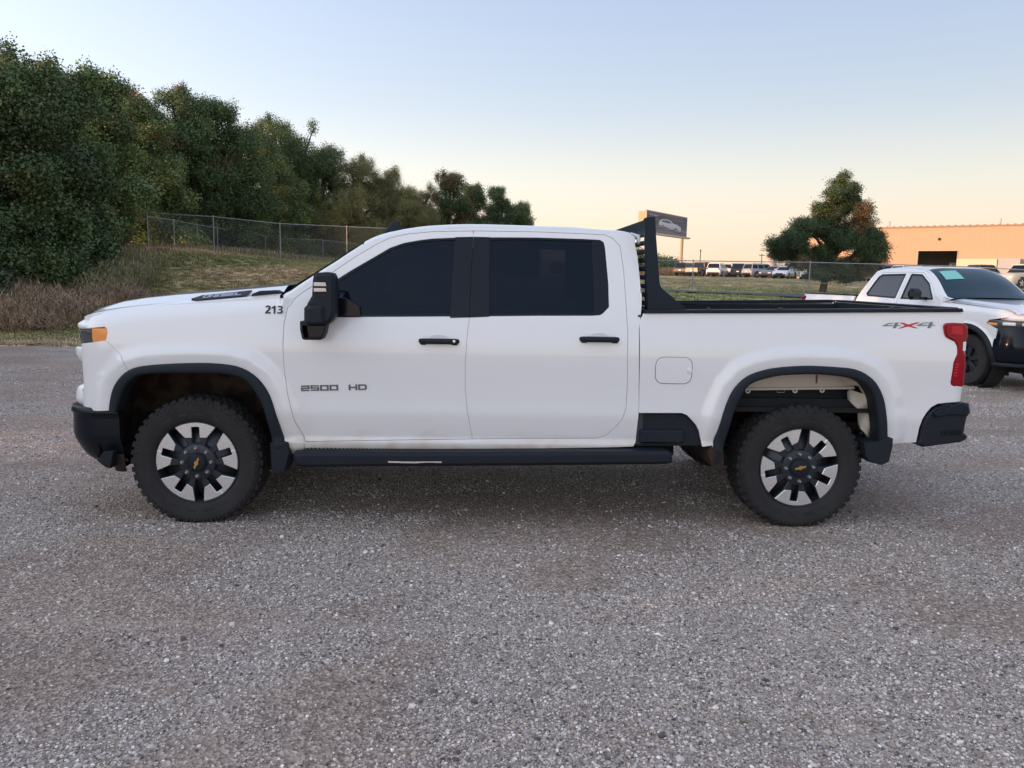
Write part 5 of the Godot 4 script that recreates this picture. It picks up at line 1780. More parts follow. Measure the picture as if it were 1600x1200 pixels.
# ------------------------------------------------------------------ fences
func fence(called: String, label: String, line: Array, tall: float, group: String, mid := false) -> void:   # line: ground points of the posts
	var t := thing(called, label, "fence", line[0], 0.0, group)
	var o: Vector3 = line[0]
	for i in line.size():
		var p: Vector3 = line[i] - o
		var g := G.new()
		var fat := 0.036 if i == 0 or i == line.size() - 1 else 0.026
		g.tube(PackedVector3Array([p - Vector3(0, 0.2, 0), p + Vector3(0, tall, 0)]), PackedFloat32Array([fat]), 8)
		g.lathe(pv([fat, 0.0, fat * 0.7, 0.03, 0.001, 0.045]), 8, p + Vector3(0, tall, 0), Basis(Vector3.RIGHT, -PI / 2))
		put("post", g, M.galvanised, t)
	var wire := G.new()
	for i in line.size() - 1:
		var a: Vector3 = line[i] - o
		var b: Vector3 = line[i + 1] - o
		var g := G.new()
		g.tube(PackedVector3Array([a + Vector3(0, tall - 0.03, 0), b + Vector3(0, tall - 0.03, 0)]), PackedFloat32Array([0.021]), 6)
		put("top_rail", g, M.galvanised, t)
		if mid:
			g = G.new()
			g.tube(PackedVector3Array([a + Vector3(0, tall * 0.42, 0), b + Vector3(0, tall * 0.42, 0)]), PackedFloat32Array([0.012]), 6)
			put("middle_wire", g, M.galvanised, t)
		var long := a.distance_to(b)
		var n := int(long / 0.075)
		var rise := tall - 0.08
		for k in range(-int(rise / 0.075), n):
			for s in 2:
				var u0 := k * 0.075
				var u1 := u0 + rise
				var c0 := clampf(u0, 0.0, long)
				var c1 := clampf(u1, 0.0, long)
				if c1 - c0 < 0.02: continue
				var y0 := 0.05 + (c0 - u0)
				var y1 := 0.05 + (c1 - u0)
				if s == 1:
					y0 = 0.05 + rise - (c0 - u0)
					y1 = 0.05 + rise - (c1 - u0)
				var p0 := a.lerp(b, c0 / long) + Vector3(0, y0, 0)
				var p1 := a.lerp(b, c1 / long) + Vector3(0, y1, 0)
				var w := Vector3(0, 0.0015, 0)
				wire.quad(p0 - w, p0 + w, p1 + w, p1 - w, Vector3(0, 0, 1))
	var mesh := put("chain_link", wire, M.galvanised, t)
	mesh.set_meta("kind", "stuff")

func build_fences() -> void:
	var a: Array = []
	for k in 6:
		a.append(standing(-16.9 + 3.08 * k, -36.0 + 0.1 * k))
	fence("chain_link_fence", "chain-link fence that runs along the top of the bank behind the bonnet", a, 1.66, "chain-link fences")
	a = []
	for k in 8:
		a.append(standing(-16.95 + 0.03 * k, -36.1 - 2.75 * k))
	for k in 5:
		a.append(standing(-13.8 + 2.9 * k, -56.2 - 0.5 * k))
	fence("chain_link_fence", "farther chain-link fence leaving the same end post and going back to the trees", a, 1.5, "chain-link fences")
	a = []
	for k in 7:
		a.append(standing(4.0 + 4.27 * k, -39.0 + 3.0 * k))
	fence("chain_link_fence", "chain-link fence across the grass in front of the cedar", a, 1.52, "chain-link fences", true)

# ------------------------------------------------------------------ far buildings and poles
func build_far() -> void:
	var base := Vector3(62.3, 1.9, -95.0)
	var way := Vector3(-12.4, 0, -9.6).normalized()
	var hall := thing("warehouse", "long tan metal hall lit orange by the low sun, with an open loading door", "building", base, 0.0)
	var turn := Basis(way, UP, way.cross(UP))   # x along the wall to the left, z = out of the wall
	var out := way.cross(UP)
	if out.z < 0: out = -out
	turn = Basis(-way, UP, out)
	var long := 27.5
	var high := 7.1
	var at := Transform3D(turn, Vector3.ZERO)
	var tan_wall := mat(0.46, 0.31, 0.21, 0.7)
	var door0 := -11.9
	var door1 := -7.4
	var dh := 4.1
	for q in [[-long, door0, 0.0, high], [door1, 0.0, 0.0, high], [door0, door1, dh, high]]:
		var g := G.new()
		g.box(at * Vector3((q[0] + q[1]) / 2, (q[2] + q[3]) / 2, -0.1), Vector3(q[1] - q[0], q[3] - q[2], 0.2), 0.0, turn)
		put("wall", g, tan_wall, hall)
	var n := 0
	for k in 46:
		var x := -long + 0.6 * k + 0.2
		var low := dh if x > door0 - 0.1 and x < door1 + 0.1 else 0.0
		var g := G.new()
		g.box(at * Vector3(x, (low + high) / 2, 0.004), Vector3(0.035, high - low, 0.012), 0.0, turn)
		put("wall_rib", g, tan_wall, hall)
	var g := G.new()
	g.box(at * Vector3(-long / 2, 3.4, -12.0), Vector3(long, 6.8, 0.2), 0.0, turn)
	g.box(at * Vector3(-long / 2, 0.0, -6.0), Vector3(long, 0.1, 12), 0.0, turn)
	put("rear_wall", g, M.concrete, hall)
	g = G.new()
	g.box(at * Vector3(-0.1, high / 2 - 0.1, -6.0), Vector3(0.2, high - 0.2, 11.8), 0.0, turn)
	g.box(at * Vector3(-long + 0.1, high / 2 - 0.1, -6.0), Vector3(0.2, high - 0.2, 11.8), 0.0, turn)
	put("side_wall", g, mat(0.33, 0.33, 0.33, 0.7), hall)
	g = G.new()
	g.box(at * Vector3(-long / 2, high + 0.09, -6.0), Vector3(long + 0.3, 0.16, 12.3), 0.0, turn)
	var roof := put("roof", g, mat(0.30, 0.22, 0.16, 0.7), hall)
	for k in 34:
		g = G.new()
		g.box(at * Vector3(-long + 0.4 + 0.8 * k, high + 0.17, 0.08), Vector3(0.30, 0.16, 0.16), 0.0, turn)
		put("roof_rib", g, mat(0.26, 0.2, 0.15, 0.7) if k == 0 else roof.get_child(0).material_override, roof)
	for x: float in [-15.9, -3.2]:
		g = G.new()
		g.tube(PackedVector3Array([at * Vector3(x, high, -1.0), at * Vector3(x, high + 1.0, -1.0)]), PackedFloat32Array([0.12]), 8)
		put("roof_pipe", g, M.concrete, roof)
	for q in [[-7.25, -2.9, 3.05, mat(0.62, 0.56, 0.42, 0.6), "roller_panel"], [-2.8, -0.5, 3.1, mat(0.42, 0.42, 0.43, 0.6), "grey_panel"]]:
		g = G.new()
		g.box(at * Vector3((q[0] + q[1]) / 2, q[2] / 2, 0.5), Vector3(q[1] - q[0], q[2], 0.9), 0.02, turn)
		var pn := put(q[4], g, q[3], hall)
		for k in int((q[1] - q[0]) / 0.24):
			g = G.new()
			g.box(at * Vector3(q[0] + 0.12 + 0.24 * k, q[2] / 2, 0.97), Vector3(0.07, q[2] - 0.06, 0.05), 0.0, turn)
			put("panel_rib", g, q[3], pn)
	g = G.new()
	for q in [[door0 - 0.07, door0, 0.0, dh], [door1, door1 + 0.07, 0.0, dh], [door0 - 0.07, door1 + 0.07, dh, dh + 0.08]]:
		g.box(at * Vector3((q[0] + q[1]) / 2, (q[2] + q[3]) / 2, 0.04), Vector3(q[1] - q[0], q[3] - q[2], 0.07), 0.0, turn)
	put("door_frame", g, mat(0.40, 0.36, 0.30, 0.6), hall)
	g = G.new()
	g.box(at * Vector3(-9.6, 5.6, 0.1), Vector3(0.25, 0.3, 0.2), 0.02, turn)
	put("wall_lamp", g, M.black, hall)
	g = G.new()
	for q in [[-9.9, 1.4, -5.0, 1.0], [-8.6, 1.8, -6.5, 1.2]]:
		g.box(at * Vector3(q[0], q[1], q[2]), Vector3(q[3], q[3] * 1.6, 0.8), 0.05, turn)
	put("stored_machine", g, mat(0.5, 0.5, 0.5, 0.4), hall)
	var side := thing("annex", "grey building side at the right edge beyond the hall's corner", "building", Vector3(66.5, 1.9, -93.0))
	g = G.new()
	g.box(Vector3(4.2, 3.1, -2.0), Vector3(8, 6.2, 6.0), 0.0, Basis(UP, -0.3))
	put("wall", g, mat(0.36, 0.37, 0.39, 0.7), side)
	g = G.new()
	g.box(Vector3(4.2, 6.28, -2.0), Vector3(8.3, 0.15, 6.3), 0.0, Basis(UP, -0.3))
	put("roof", g, M.concrete, side)
	# billboard
	var b := thing("billboard", "roadside billboard on two posts showing a pale car on a dark print", "billboard", standing(25.3, -130.0))
	var bb := Basis(UP, 0.975)
	var by := 9.1 - b.position.y
	g = G.new()
	g.box(bb * Vector3(0, by + 1.65, -0.1), Vector3(16.9, 3.5, 0.3), 0.02, bb)
	put("panel", g, mat(0.40, 0.34, 0.28, 0.6), b)
	var face := QuadMesh.new()
	face.size = Vector2(16.5, 3.15)
	var print := mat(1, 1, 1, 0.6)
	print.albedo_texture = ImageTexture.create_from_image(poster())
	put("print", face, print, b, Transform3D(bb, bb * Vector3(0, by + 1.67, 0.07)))
	g = G.new()
	g.box(bb * Vector3(0, by - 0.2, 0.35), Vector3(16.9, 0.28, 0.8), 0.02, bb)
	put("catwalk", g, M.dusty_white, b)
	for x: float in [-4.2, 7.4]:
		g = G.new()
		g.tube(PackedVector3Array([bb * Vector3(x, -0.5, -0.35), bb * Vector3(x, by + 3.2, -0.35)]), PackedFloat32Array([0.26 if x > 0.0 else 0.10]), 10)
		put("post", g, mat(0.46, 0.31, 0.2, 0.8), b)
	g = G.new()
	g.box(bb * Vector3(-8.2, by + 1.6, -0.8), Vector3(0.3, 3.2, 1.2), 0.0, bb)
	put("rear_panel", g, mat(0.5, 0.35, 0.22, 0.7), b)
	# light poles and a mast
	for q in [[31.0, -130.0, 4.6, "thin light pole behind the dark parked pickup", 1], [42.5, -134.0, 4.2, "thin utility pole left of the cedar", 2]]:
		var lp := thing("light_pole", q[3], "pole", standing(q[0], q[1]), 0.0, "poles behind the car lot")
		g = G.new()
		g.tube(PackedVector3Array([Vector3(0, -0.3, 0), Vector3(0, q[2], 0)]), PackedFloat32Array([0.09, 0.06]), 8)
		put("shaft", g, M.bark, lp)
		g = G.new()
		g.box(Vector3(0, q[2] - 0.25, 0), Vector3(1.0 if q[4] == 2 else 0.3, 0.12, 0.12), 0.02)
		put("cross_arm", g, M.bark, lp)
	var silo := thing("silo", "pale round tower just left of the cedar", "silo", standing(46.0, -140.0))
	g = G.new()
	g.lathe(pv([1.0, -0.5, 1.0, 3.6, 0.7, 4.1, 0.01, 4.4]), 20, Vector3.ZERO, Basis(Vector3.RIGHT, -PI / 2))
	put("tank", g, mat(0.5, 0.45, 0.4, 0.7), silo)
	g = G.new()
	g.box(Vector3(1.02, 1.8, 0.2), Vector3(0.06, 3.6, 0.3), 0.01)
	put("ladder", g, M.galvanised, silo)

func poster() -> Image:   # the print on the billboard: a pale car, three-quarter view, on blurred dark bands
	var im := Image.create_empty(256, 128, false, Image.FORMAT_RGB8)
	var f := noise(FastNoiseLite.TYPE_SIMPLEX, 0.02, 71)
	var body := pv([70, 62, 78, 46, 90, 36, 118, 33, 142, 36, 160, 52, 190, 58, 212, 70, 218, 84, 214, 98, 200, 100, 172, 92, 150, 92, 110, 82, 84, 82, 70, 74])
	var glass := pv([84, 52, 94, 41, 118, 38, 138, 41, 154, 54, 120, 56])
	for y in 128:
		for x in 256:
			var band := f.get_noise_2d(x * 0.25, y * 3.0 + x * 0.3)
			var c := Color(0.10, 0.10, 0.13) * (1.0 + 0.7 * band)
			if y > 84: c = Color(0.17, 0.165, 0.18) * (1.0 + 0.5 * band)
			if y < 26 and y > 12 and x > 14 and x < 66 and int(x / 7.0) % 2 == 0 and absf(y - 19) < 5: c = Color(0.45, 0.45, 0.5)
			var p := Vector2(x, y)
			if Geometry2D.is_point_in_polygon(p, body): c = Color(0.56, 0.60, 0.66) * (1.15 - 0.006 * (y - 33))
			if Geometry2D.is_point_in_polygon(p, glass): c = Color(0.10, 0.13, 0.19)
			for w in [[96.0, 84.0, 11.0], [180.0, 96.0, 15.0]]:
				var d: float = Vector2((x - w[0]) * 1.25, y - w[1]).length()
				if d < w[2]: c = Color(0.05, 0.05, 0.06) if d > w[2] * 0.6 else Color(0.3, 0.31, 0.33)
			im.set_pixel(x, y, c.linear_to_srgb())
	return im

# ------------------------------------------------------------------ other vehicles
func lathe_wheel(r: float, wide: float, rim: float, spokes: int, metal: Material, detail := 32) -> Node3D:
	var w := Node3D.new()
	var g := G.new()
	g.lathe(rev(pv([rim, -wide, r * 0.93, -wide, r, -wide * 0.88, r, -wide * 0.12, r * 0.94, 0.0, rim * 1.05, 0.006, rim, -0.002])), detail)
	put("tyre", g, M.rubber, w)
	g = G.new()
	g.lathe(pv([rim, -0.004, rim * 0.95, -0.012, rim * 0.9, -0.06, 0.01, -0.05]), detail)
	put("rim", g, M.dark_metal, w)
	for k in spokes:
		g = G.new()
		g.prism(pv([0.04, -0.03, rim * 0.95, -0.045, rim * 0.95, 0.045, 0.04, 0.03]), -0.05, -0.012, Transform3D(Basis(Vector3.BACK, TAU * k / spokes + 0.3), Vector3.ZERO), 0.006)
		put("spoke", g, metal, w)
	return w

# a plain road vehicle, front towards +x: shape rows are [x, y] of the upper outline; glass rows are the greenhouse
const CAR_SHAPES := {
	"suv": {"long": 4.7, "wide": 1.9, "nose": 0.72, "hood": 1.05, "belt": 1.08, "roof": 1.72, "cowl": 1.15, "screen": 0.55, "tail": -2.2, "tail_top": -2.0, "deck": -2.3, "deck_y": 1.05, "r": 0.37},
	"sedan": {"long": 4.8, "wide": 1.84, "nose": 0.66, "hood": 0.95, "belt": 0.98, "roof": 1.45, "cowl": 1.05, "screen": 0.25, "tail": -1.75, "tail_top": -1.05, "deck": -2.3, "deck_y": 1.02, "r": 0.33},
	"pickup": {"long": 5.6, "wide": 1.98, "nose": 0.9, "hood": 1.15, "belt": 1.18, "roof": 1.86, "cowl": 1.2, "screen": 0.62, "tail": -0.95, "tail_top": -0.85, "deck": -2.75, "deck_y": 1.2, "r": 0.4},
	"van": {"long": 5.1, "wide": 1.98, "nose": 0.8, "hood": 1.1, "belt": 1.12, "roof": 1.95, "cowl": 1.75, "screen": 0.95, "tail": -2.5, "tail_top": -2.4, "deck": -2.52, "deck_y": 1.1, "r": 0.36},
}

func car(called: String, label: String, category: String, kind: String, tone: StandardMaterial3D, at: Vector3, turn: float, group := "vehicles parked on the car lot") -> Node3D:
	var k: Dictionary = CAR_SHAPES[kind]
	var t := thing(called, label, category, at, turn, group)
	var hl: float = k.long / 2.0
	var hw: float = k.wide / 2.0
	var rows: Array = []
	for q in [[hl, 0.42, k.nose * 0.9, 0.80], [hl - 0.04, 0.30, k.nose, 0.88], [hl - 0.28, 0.26, lerpf(k.nose, k.hood, 0.75), 0.98], [hl - 0.7, 0.26, k.hood * 0.97, 1.0], [k.cowl, 0.26, k.hood, 1.0], [k.cowl - 0.5, 0.26, k.belt, 1.0], [0.0, 0.26, k.belt, 1.0], [-1.0, 0.26, k.belt + 0.02, 1.0], [k.tail, 0.27, lerpf(k.belt, k.deck_y, 0.6), 1.0], [k.deck + 0.06, 0.30, k.deck_y, 0.97], [-hl, 0.40, k.deck_y * 0.88, 0.90]]:
		var line := PackedVector3Array()
		var w: float = hw * q[3]
		var y0: float = q[1]
		var y1: float = q[2]
		for p in [[-0.80, y0], [-0.97, y0 + 0.08], [-1.0, lerpf(y0, y1, 0.55)], [-0.97, y1 - 0.10], [-0.88, y1], [-0.5, y1 + 0.02], [0.0, y1 + 0.03], [0.5, y1 + 0.02], [0.88, y1], [0.97, y1 - 0.10], [1.0, lerpf(y0, y1, 0.55)], [0.97, y0 + 0.08], [0.80, y0]]:
			line.append(Vector3(q[0], p[1], p[0] * w))
		rows.append(line)
	var g := G.new()
	g.grid(rows, -1.0)
	for e in [0, rows.size() - 1]:
		var m := Vector3(1 if e == 0 else -1, 0, 0)
		for i in range(1, 12):
			g.tri(rows[e][0], rows[e][i], rows[e][mini(i + 1, 12)], m, m, m)
	put("body", g, tone, t)
	# cabin: roof and pillars in paint, panes a little proud between them
	var b := [Vector2(k.cowl, k.belt - 0.04), Vector2(k.screen, k.roof), Vector2(k.tail_top, k.roof - 0.03), Vector2(k.tail, k.belt - 0.04)]
	var wb := hw * 0.93
	var wt := hw * 0.76
	g = G.new()
	var wides := [wb, wt, wt, wb]
	for s: float in [-1.0, 1.0]:
		g.quad(Vector3(b[0].x, b[0].y, s * wb), Vector3(b[1].x, b[1].y, s * wt), Vector3(b[2].x, b[2].y, s * wt), Vector3(b[3].x, b[3].y, s * wb), Vector3(0, 0.2, s))
	for i in 3:
		g.quad(Vector3(b[i].x, b[i].y, -wides[i]), Vector3(b[i + 1].x, b[i + 1].y, -wides[i + 1]), Vector3(b[i + 1].x, b[i + 1].y, wides[i + 1]), Vector3(b[i].x, b[i].y, wides[i]), Vector3([1, 0, -1][i], 1, 0))
	g.box(Vector3((k.screen + k.tail_top) / 2, k.roof - 0.005, 0), Vector3(k.screen - k.tail_top - 0.1, 0.06, wt * 1.9), 0.025)
	put("cabin", g, tone, t)
	var belt: float = k.belt + 0.04
	var top: float = k.roof - 0.12
	var front_x := func(y: float) -> float: return lerpf(b[0].x, b[1].x, (y - b[0].y) / (b[1].y - b[0].y))
	var back_x := func(y: float) -> float: return lerpf(b[3].x, b[2].x, (y - b[3].y) / (b[2].y - b[3].y))
	var zz := func(y: float) -> float: return lerpf(wb, wt, (y - b[0].y) / (b[1].y - b[0].y)) + 0.006
	var posts := [1.0, 0.52, 0.0] if kind == "pickup" or kind == "sedan" else [1.0, 0.62, 0.30, 0.0]
	for s: float in [-1.0, 1.0]:
		for i in posts.size() - 1:
			var p: Array[Vector3] = []
			for e in [[posts[i], belt, -0.05], [posts[i], top, -0.05], [posts[i + 1], top, 0.05], [posts[i + 1], belt, 0.05]]:
				var x: float = lerpf(back_x.call(e[1]), front_x.call(e[1]), e[0]) + e[2]
				p.append(Vector3(x, e[1], s * zz.call(e[1])))
			g = G.new()
			g.quad(p[0], p[1], p[2], p[3], Vector3(0, 0.2, s))
			put("side_window", g, M.glass, t)
	for e in [["windscreen", front_x, 0.012], ["rear_window", back_x, -0.012]]:
		g = G.new()
		var p: Array[Vector3] = []
		for q in [[belt - 0.02, -0.90], [top + 0.05, -0.88], [top + 0.05, 0.88], [belt - 0.02, 0.90]]:
			p.append(Vector3(e[1].call(q[0]) + e[2], q[0], q[1] * (zz.call(q[0]) - 0.01)))
		g.quad(p[0], p[1], p[2], p[3], Vector3(e[2], 0.01, 0))
		put(e[0], g, M.glass, t)
	if kind == "pickup":
		g = G.new()
		g.box(Vector3((k.tail + k.deck) / 2, k.deck_y + 0.035, 0), Vector3(k.tail - k.deck - 0.15, 0.02, k.wide * 0.74), 0.005)
		put("load_bed", g, M.liner, t)
	var w := lathe_wheel(k.r, 0.22, k.r * 0.64, 5, M.silver, 20)
	var first := true
	for x: float in [hl * 0.63, -hl * 0.60]:
		for s: float in [-1.0, 1.0]:
			g = G.new()
			g.lathe(pv([k.r * 1.16, -0.2, k.r * 1.16, 0.012, 0.01, 0.012]), 20, Vector3(x, k.r + 0.03, s * hw * 0.985), Basis.IDENTITY if s > 0 else Basis(UP, PI))
			put("wheel_well", g, M.under, t)
			var o: Node3D = w if first else w.duplicate()
			first = false
			o.name = "wheel"
			t.add_child(o, true)
			o.position = Vector3(x, k.r, s * (hw + 0.015))
			o.rotation.y = 0.0 if s > 0 else PI
	for s: float in [-1.0, 1.0]:
		g = G.new()
		g.box(Vector3(hl - 0.14, k.nose * 0.93, s * hw * 0.70), Vector3(0.26, 0.13, 0.36), 0.04, Basis(UP, -s * 0.3))
		put("headlight", g, M.clear, t)
		g = G.new()
		g.box(Vector3(-hl + 0.07, k.deck_y * 0.86, s * hw * 0.80), Vector3(0.12, 0.14 if kind == "sedan" else 0.34, 0.17), 0.03)
		put("tail_lamp", g, M.red, t)
	g = G.new()
	g.box(Vector3(hl - 0.02, 0.42, 0), Vector3(0.12, 0.20, k.wide * 0.78), 0.04)
	put("front_bumper", g, M.black_plastic, t)
	g = G.new()
	g.box(Vector3(hl - 0.03, k.nose * 0.84, 0), Vector3(0.09, 0.18, k.wide * 0.46), 0.03)
	put("grille", g, M.black, t)
	g = G.new()
	g.box(Vector3(-hl + 0.02, 0.46, 0), Vector3(0.12, 0.22, k.wide * 0.82), 0.04)
	put("rear_bumper", g, M.black_plastic if kind != "sedan" else tone, t)
	g = G.new()
	g.box(Vector3(-hl - 0.02, 0.74, 0), Vector3(0.02, 0.13, 0.32), 0.004)
	put("number_plate", g, M.white, t)
	for s: float in [-1.0, 1.0]:
		g = G.new()
		g.box(Vector3(k.cowl - 0.35, k.belt + 0.12, s * (hw + 0.10)), Vector3(0.12, 0.14, 0.18), 0.04)
		put("side_mirror", g, tone, t)
	return t

func gloss(r: float, g: float, b: float) -> StandardMaterial3D:
	var m := mat(r, g, b, 0.3)
	m.clearcoat_enabled = true
	m.clearcoat = 0.6
	m.clearcoat_roughness = 0.05
	return m

func build_cars() -> void:
	var white := gloss(0.72, 0.72, 0.74)
	var black := gloss(0.012, 0.013, 0.016)
	var silver := gloss(0.34, 0.36, 0.40)
	var steel := gloss(0.10, 0.115, 0.14)
	var blue := gloss(0.035, 0.06, 0.13)
	var cream := gloss(0.55, 0.50, 0.42)
	for q in [
		["parked_car", "black parked sport utility at the left end of the car row", "car", "suv", black, 23.6, -106.5, 55.0],
		["parked_pickup", "black parked pickup behind the fence post, second in the car row", "pickup truck", "pickup", black, 25.1, -104.0, 48.0],
		["parked_car", "white parked sport utility showing its tail, third in the car row", "car", "suv", white, 26.4, -101.0, 62.0],
		["parked_car", "white parked car between the third and the black one in the row", "car", "suv", white, 29.6, -106.0, 55.0],
		["parked_car", "black parked sport utility right of the white ones in the row", "car", "suv", black, 29.4, -101.0, 65.0],
		["parked_car", "silver parked crossover in the middle of the car row, side-on", "car", "suv", silver, 31.2, -98.5, 25.0],
		["parked_car", "slate grey parked saloon between the silver crossover and the white saloon", "car", "sedan", steel, 32.4, -96.5, -140.0],
		["parked_car", "white parked saloon with its nose to the grass, left of the cedar", "car", "sedan", white, 32.4, -93.0, -125.0],
		["parked_pickup", "white parked pickup with a low load bed, just left of the white van", "pickup truck", "pickup", white, 34.6, -94.5, 20.0],
		["parked_van", "white parked van showing a red tail lamp, seen past the fence post", "van", "van", white, 34.0, -89.5, 68.0],
		["parked_car", "white parked car under the left boughs of the cedar", "car", "suv", cream, 36.1, -91.0, 30.0],
		["parked_car", "black parked car right of the cedar's trunk", "car", "sedan", black, 37.0, -88.0, 30.0],
		["parked_car", "dark grey parked car under the right boughs of the cedar", "car", "suv", steel, 37.8, -86.0, -140.0],
		["parked_car", "cream parked saloon low behind the cedar's right boughs", "car", "sedan", cream, 37.1, -83.0, -150.0],
		["parked_car", "blue parked sport utility whose roof shows left over the white truck's cab", "car", "suv", blue, 40.1, -83.5, 15.0],
		["parked_car", "white parked car whose roof shows over the white truck's rear window", "car", "suv", white, 40.9, -82.0, 200.0],
		["parked_pickup", "dark blue pickup whose roof shows above the white truck's windscreen", "pickup truck", "pickup", blue, 43.2, -72.0, 10.0],
		["parked_pickup", "old silver pickup at the right edge, nose towards the lot", "pickup truck", "pickup", cream, 40.2, -61.0, -160.0],
	]:
		car(q[0], q[1], q[2], q[3], q[4], standing(q[5], q[6]) + Vector3(0, 0.03, 0), deg_to_rad(q[7]))

# ------------------------------------------------------------------ the second pickup, front towards +x, its right side at z = 0
const WIDE2 := 1.90

func depth2(x: float, y: float) -> float:
	var d := hermite([0.40, 0.52, 0.62, 0.80, 0.98, 1.08, 1.18, 1.26, 1.32], [0.09, 0.035, 0.02, 0.012, 0.0, 0.004, 0.02, 0.045, 0.065], y)
	if y > 1.30 and x > -2.84:
		d += 0.30 * (y - 1.30) + 0.12 * pow(y - 1.30, 2.0)
	if x > -0.62:
		var t := lerpf(1.215, 1.30, clampf((0.75 - x) / 1.3, 0, 1)) - y
		if t < 0.09: d += 0.05 * pow(1.0 - maxf(t, -0.05) / 0.09, 2.0)
	var u := (x - 0.52) / 0.30
	if u > 0.0: d += 0.30 * (1.0 - sqrt(maxf(0.0, 1.0 - pow(minf(u, 0.95), 2.0))))
	for c: float in [0.0, -3.34]:
		var a := Vector2(x - c, y - 0.40).length() - 0.47
		if a < 0.16: d -= 0.03 * (1.0 - smoothstep(0.06, 0.16, a))
	return d

func arch2(c: float, r: float) -> PackedVector2Array:
	var o := PackedVector2Array()
	for k in 25:
		var a := lerpf(-0.1, PI + 0.1, k / 24.0)
		o.append(Vector2(c - cos(a) * r, 0.41 + sin(a) * r * 1.0))
	return o

func bridge2(line: PackedVector2Array, r0: Vector2, r1: Vector2, power: float, us: PackedFloat32Array) -> Array:
	var rows: Array = []
	for u in us:
		var row := PackedVector3Array()
		for i in line.size():
			var p := line[i]
			var d := depth2(p.x, p.y)
			var r := r0.lerp(r1, float(i) / (line.size() - 1)) * (1.0 - pow(absf(u * 2.0 - 1.0), power))
			row.append(Vector3(p.x + r.x, p.y + r.y, -lerpf(d, WIDE2 - d, u)))
		rows.append(row)
	return rows

func both2(called: String, g: G, m: Material, parent: Node) -> Array:
	var mesh := g.mesh()
	return [put(called, mesh, m, parent), put(called, mesh, m, parent, Transform3D(Basis.from_scale(Vector3(1, 1, -1)), Vector3(0, 0, -WIDE2)))]

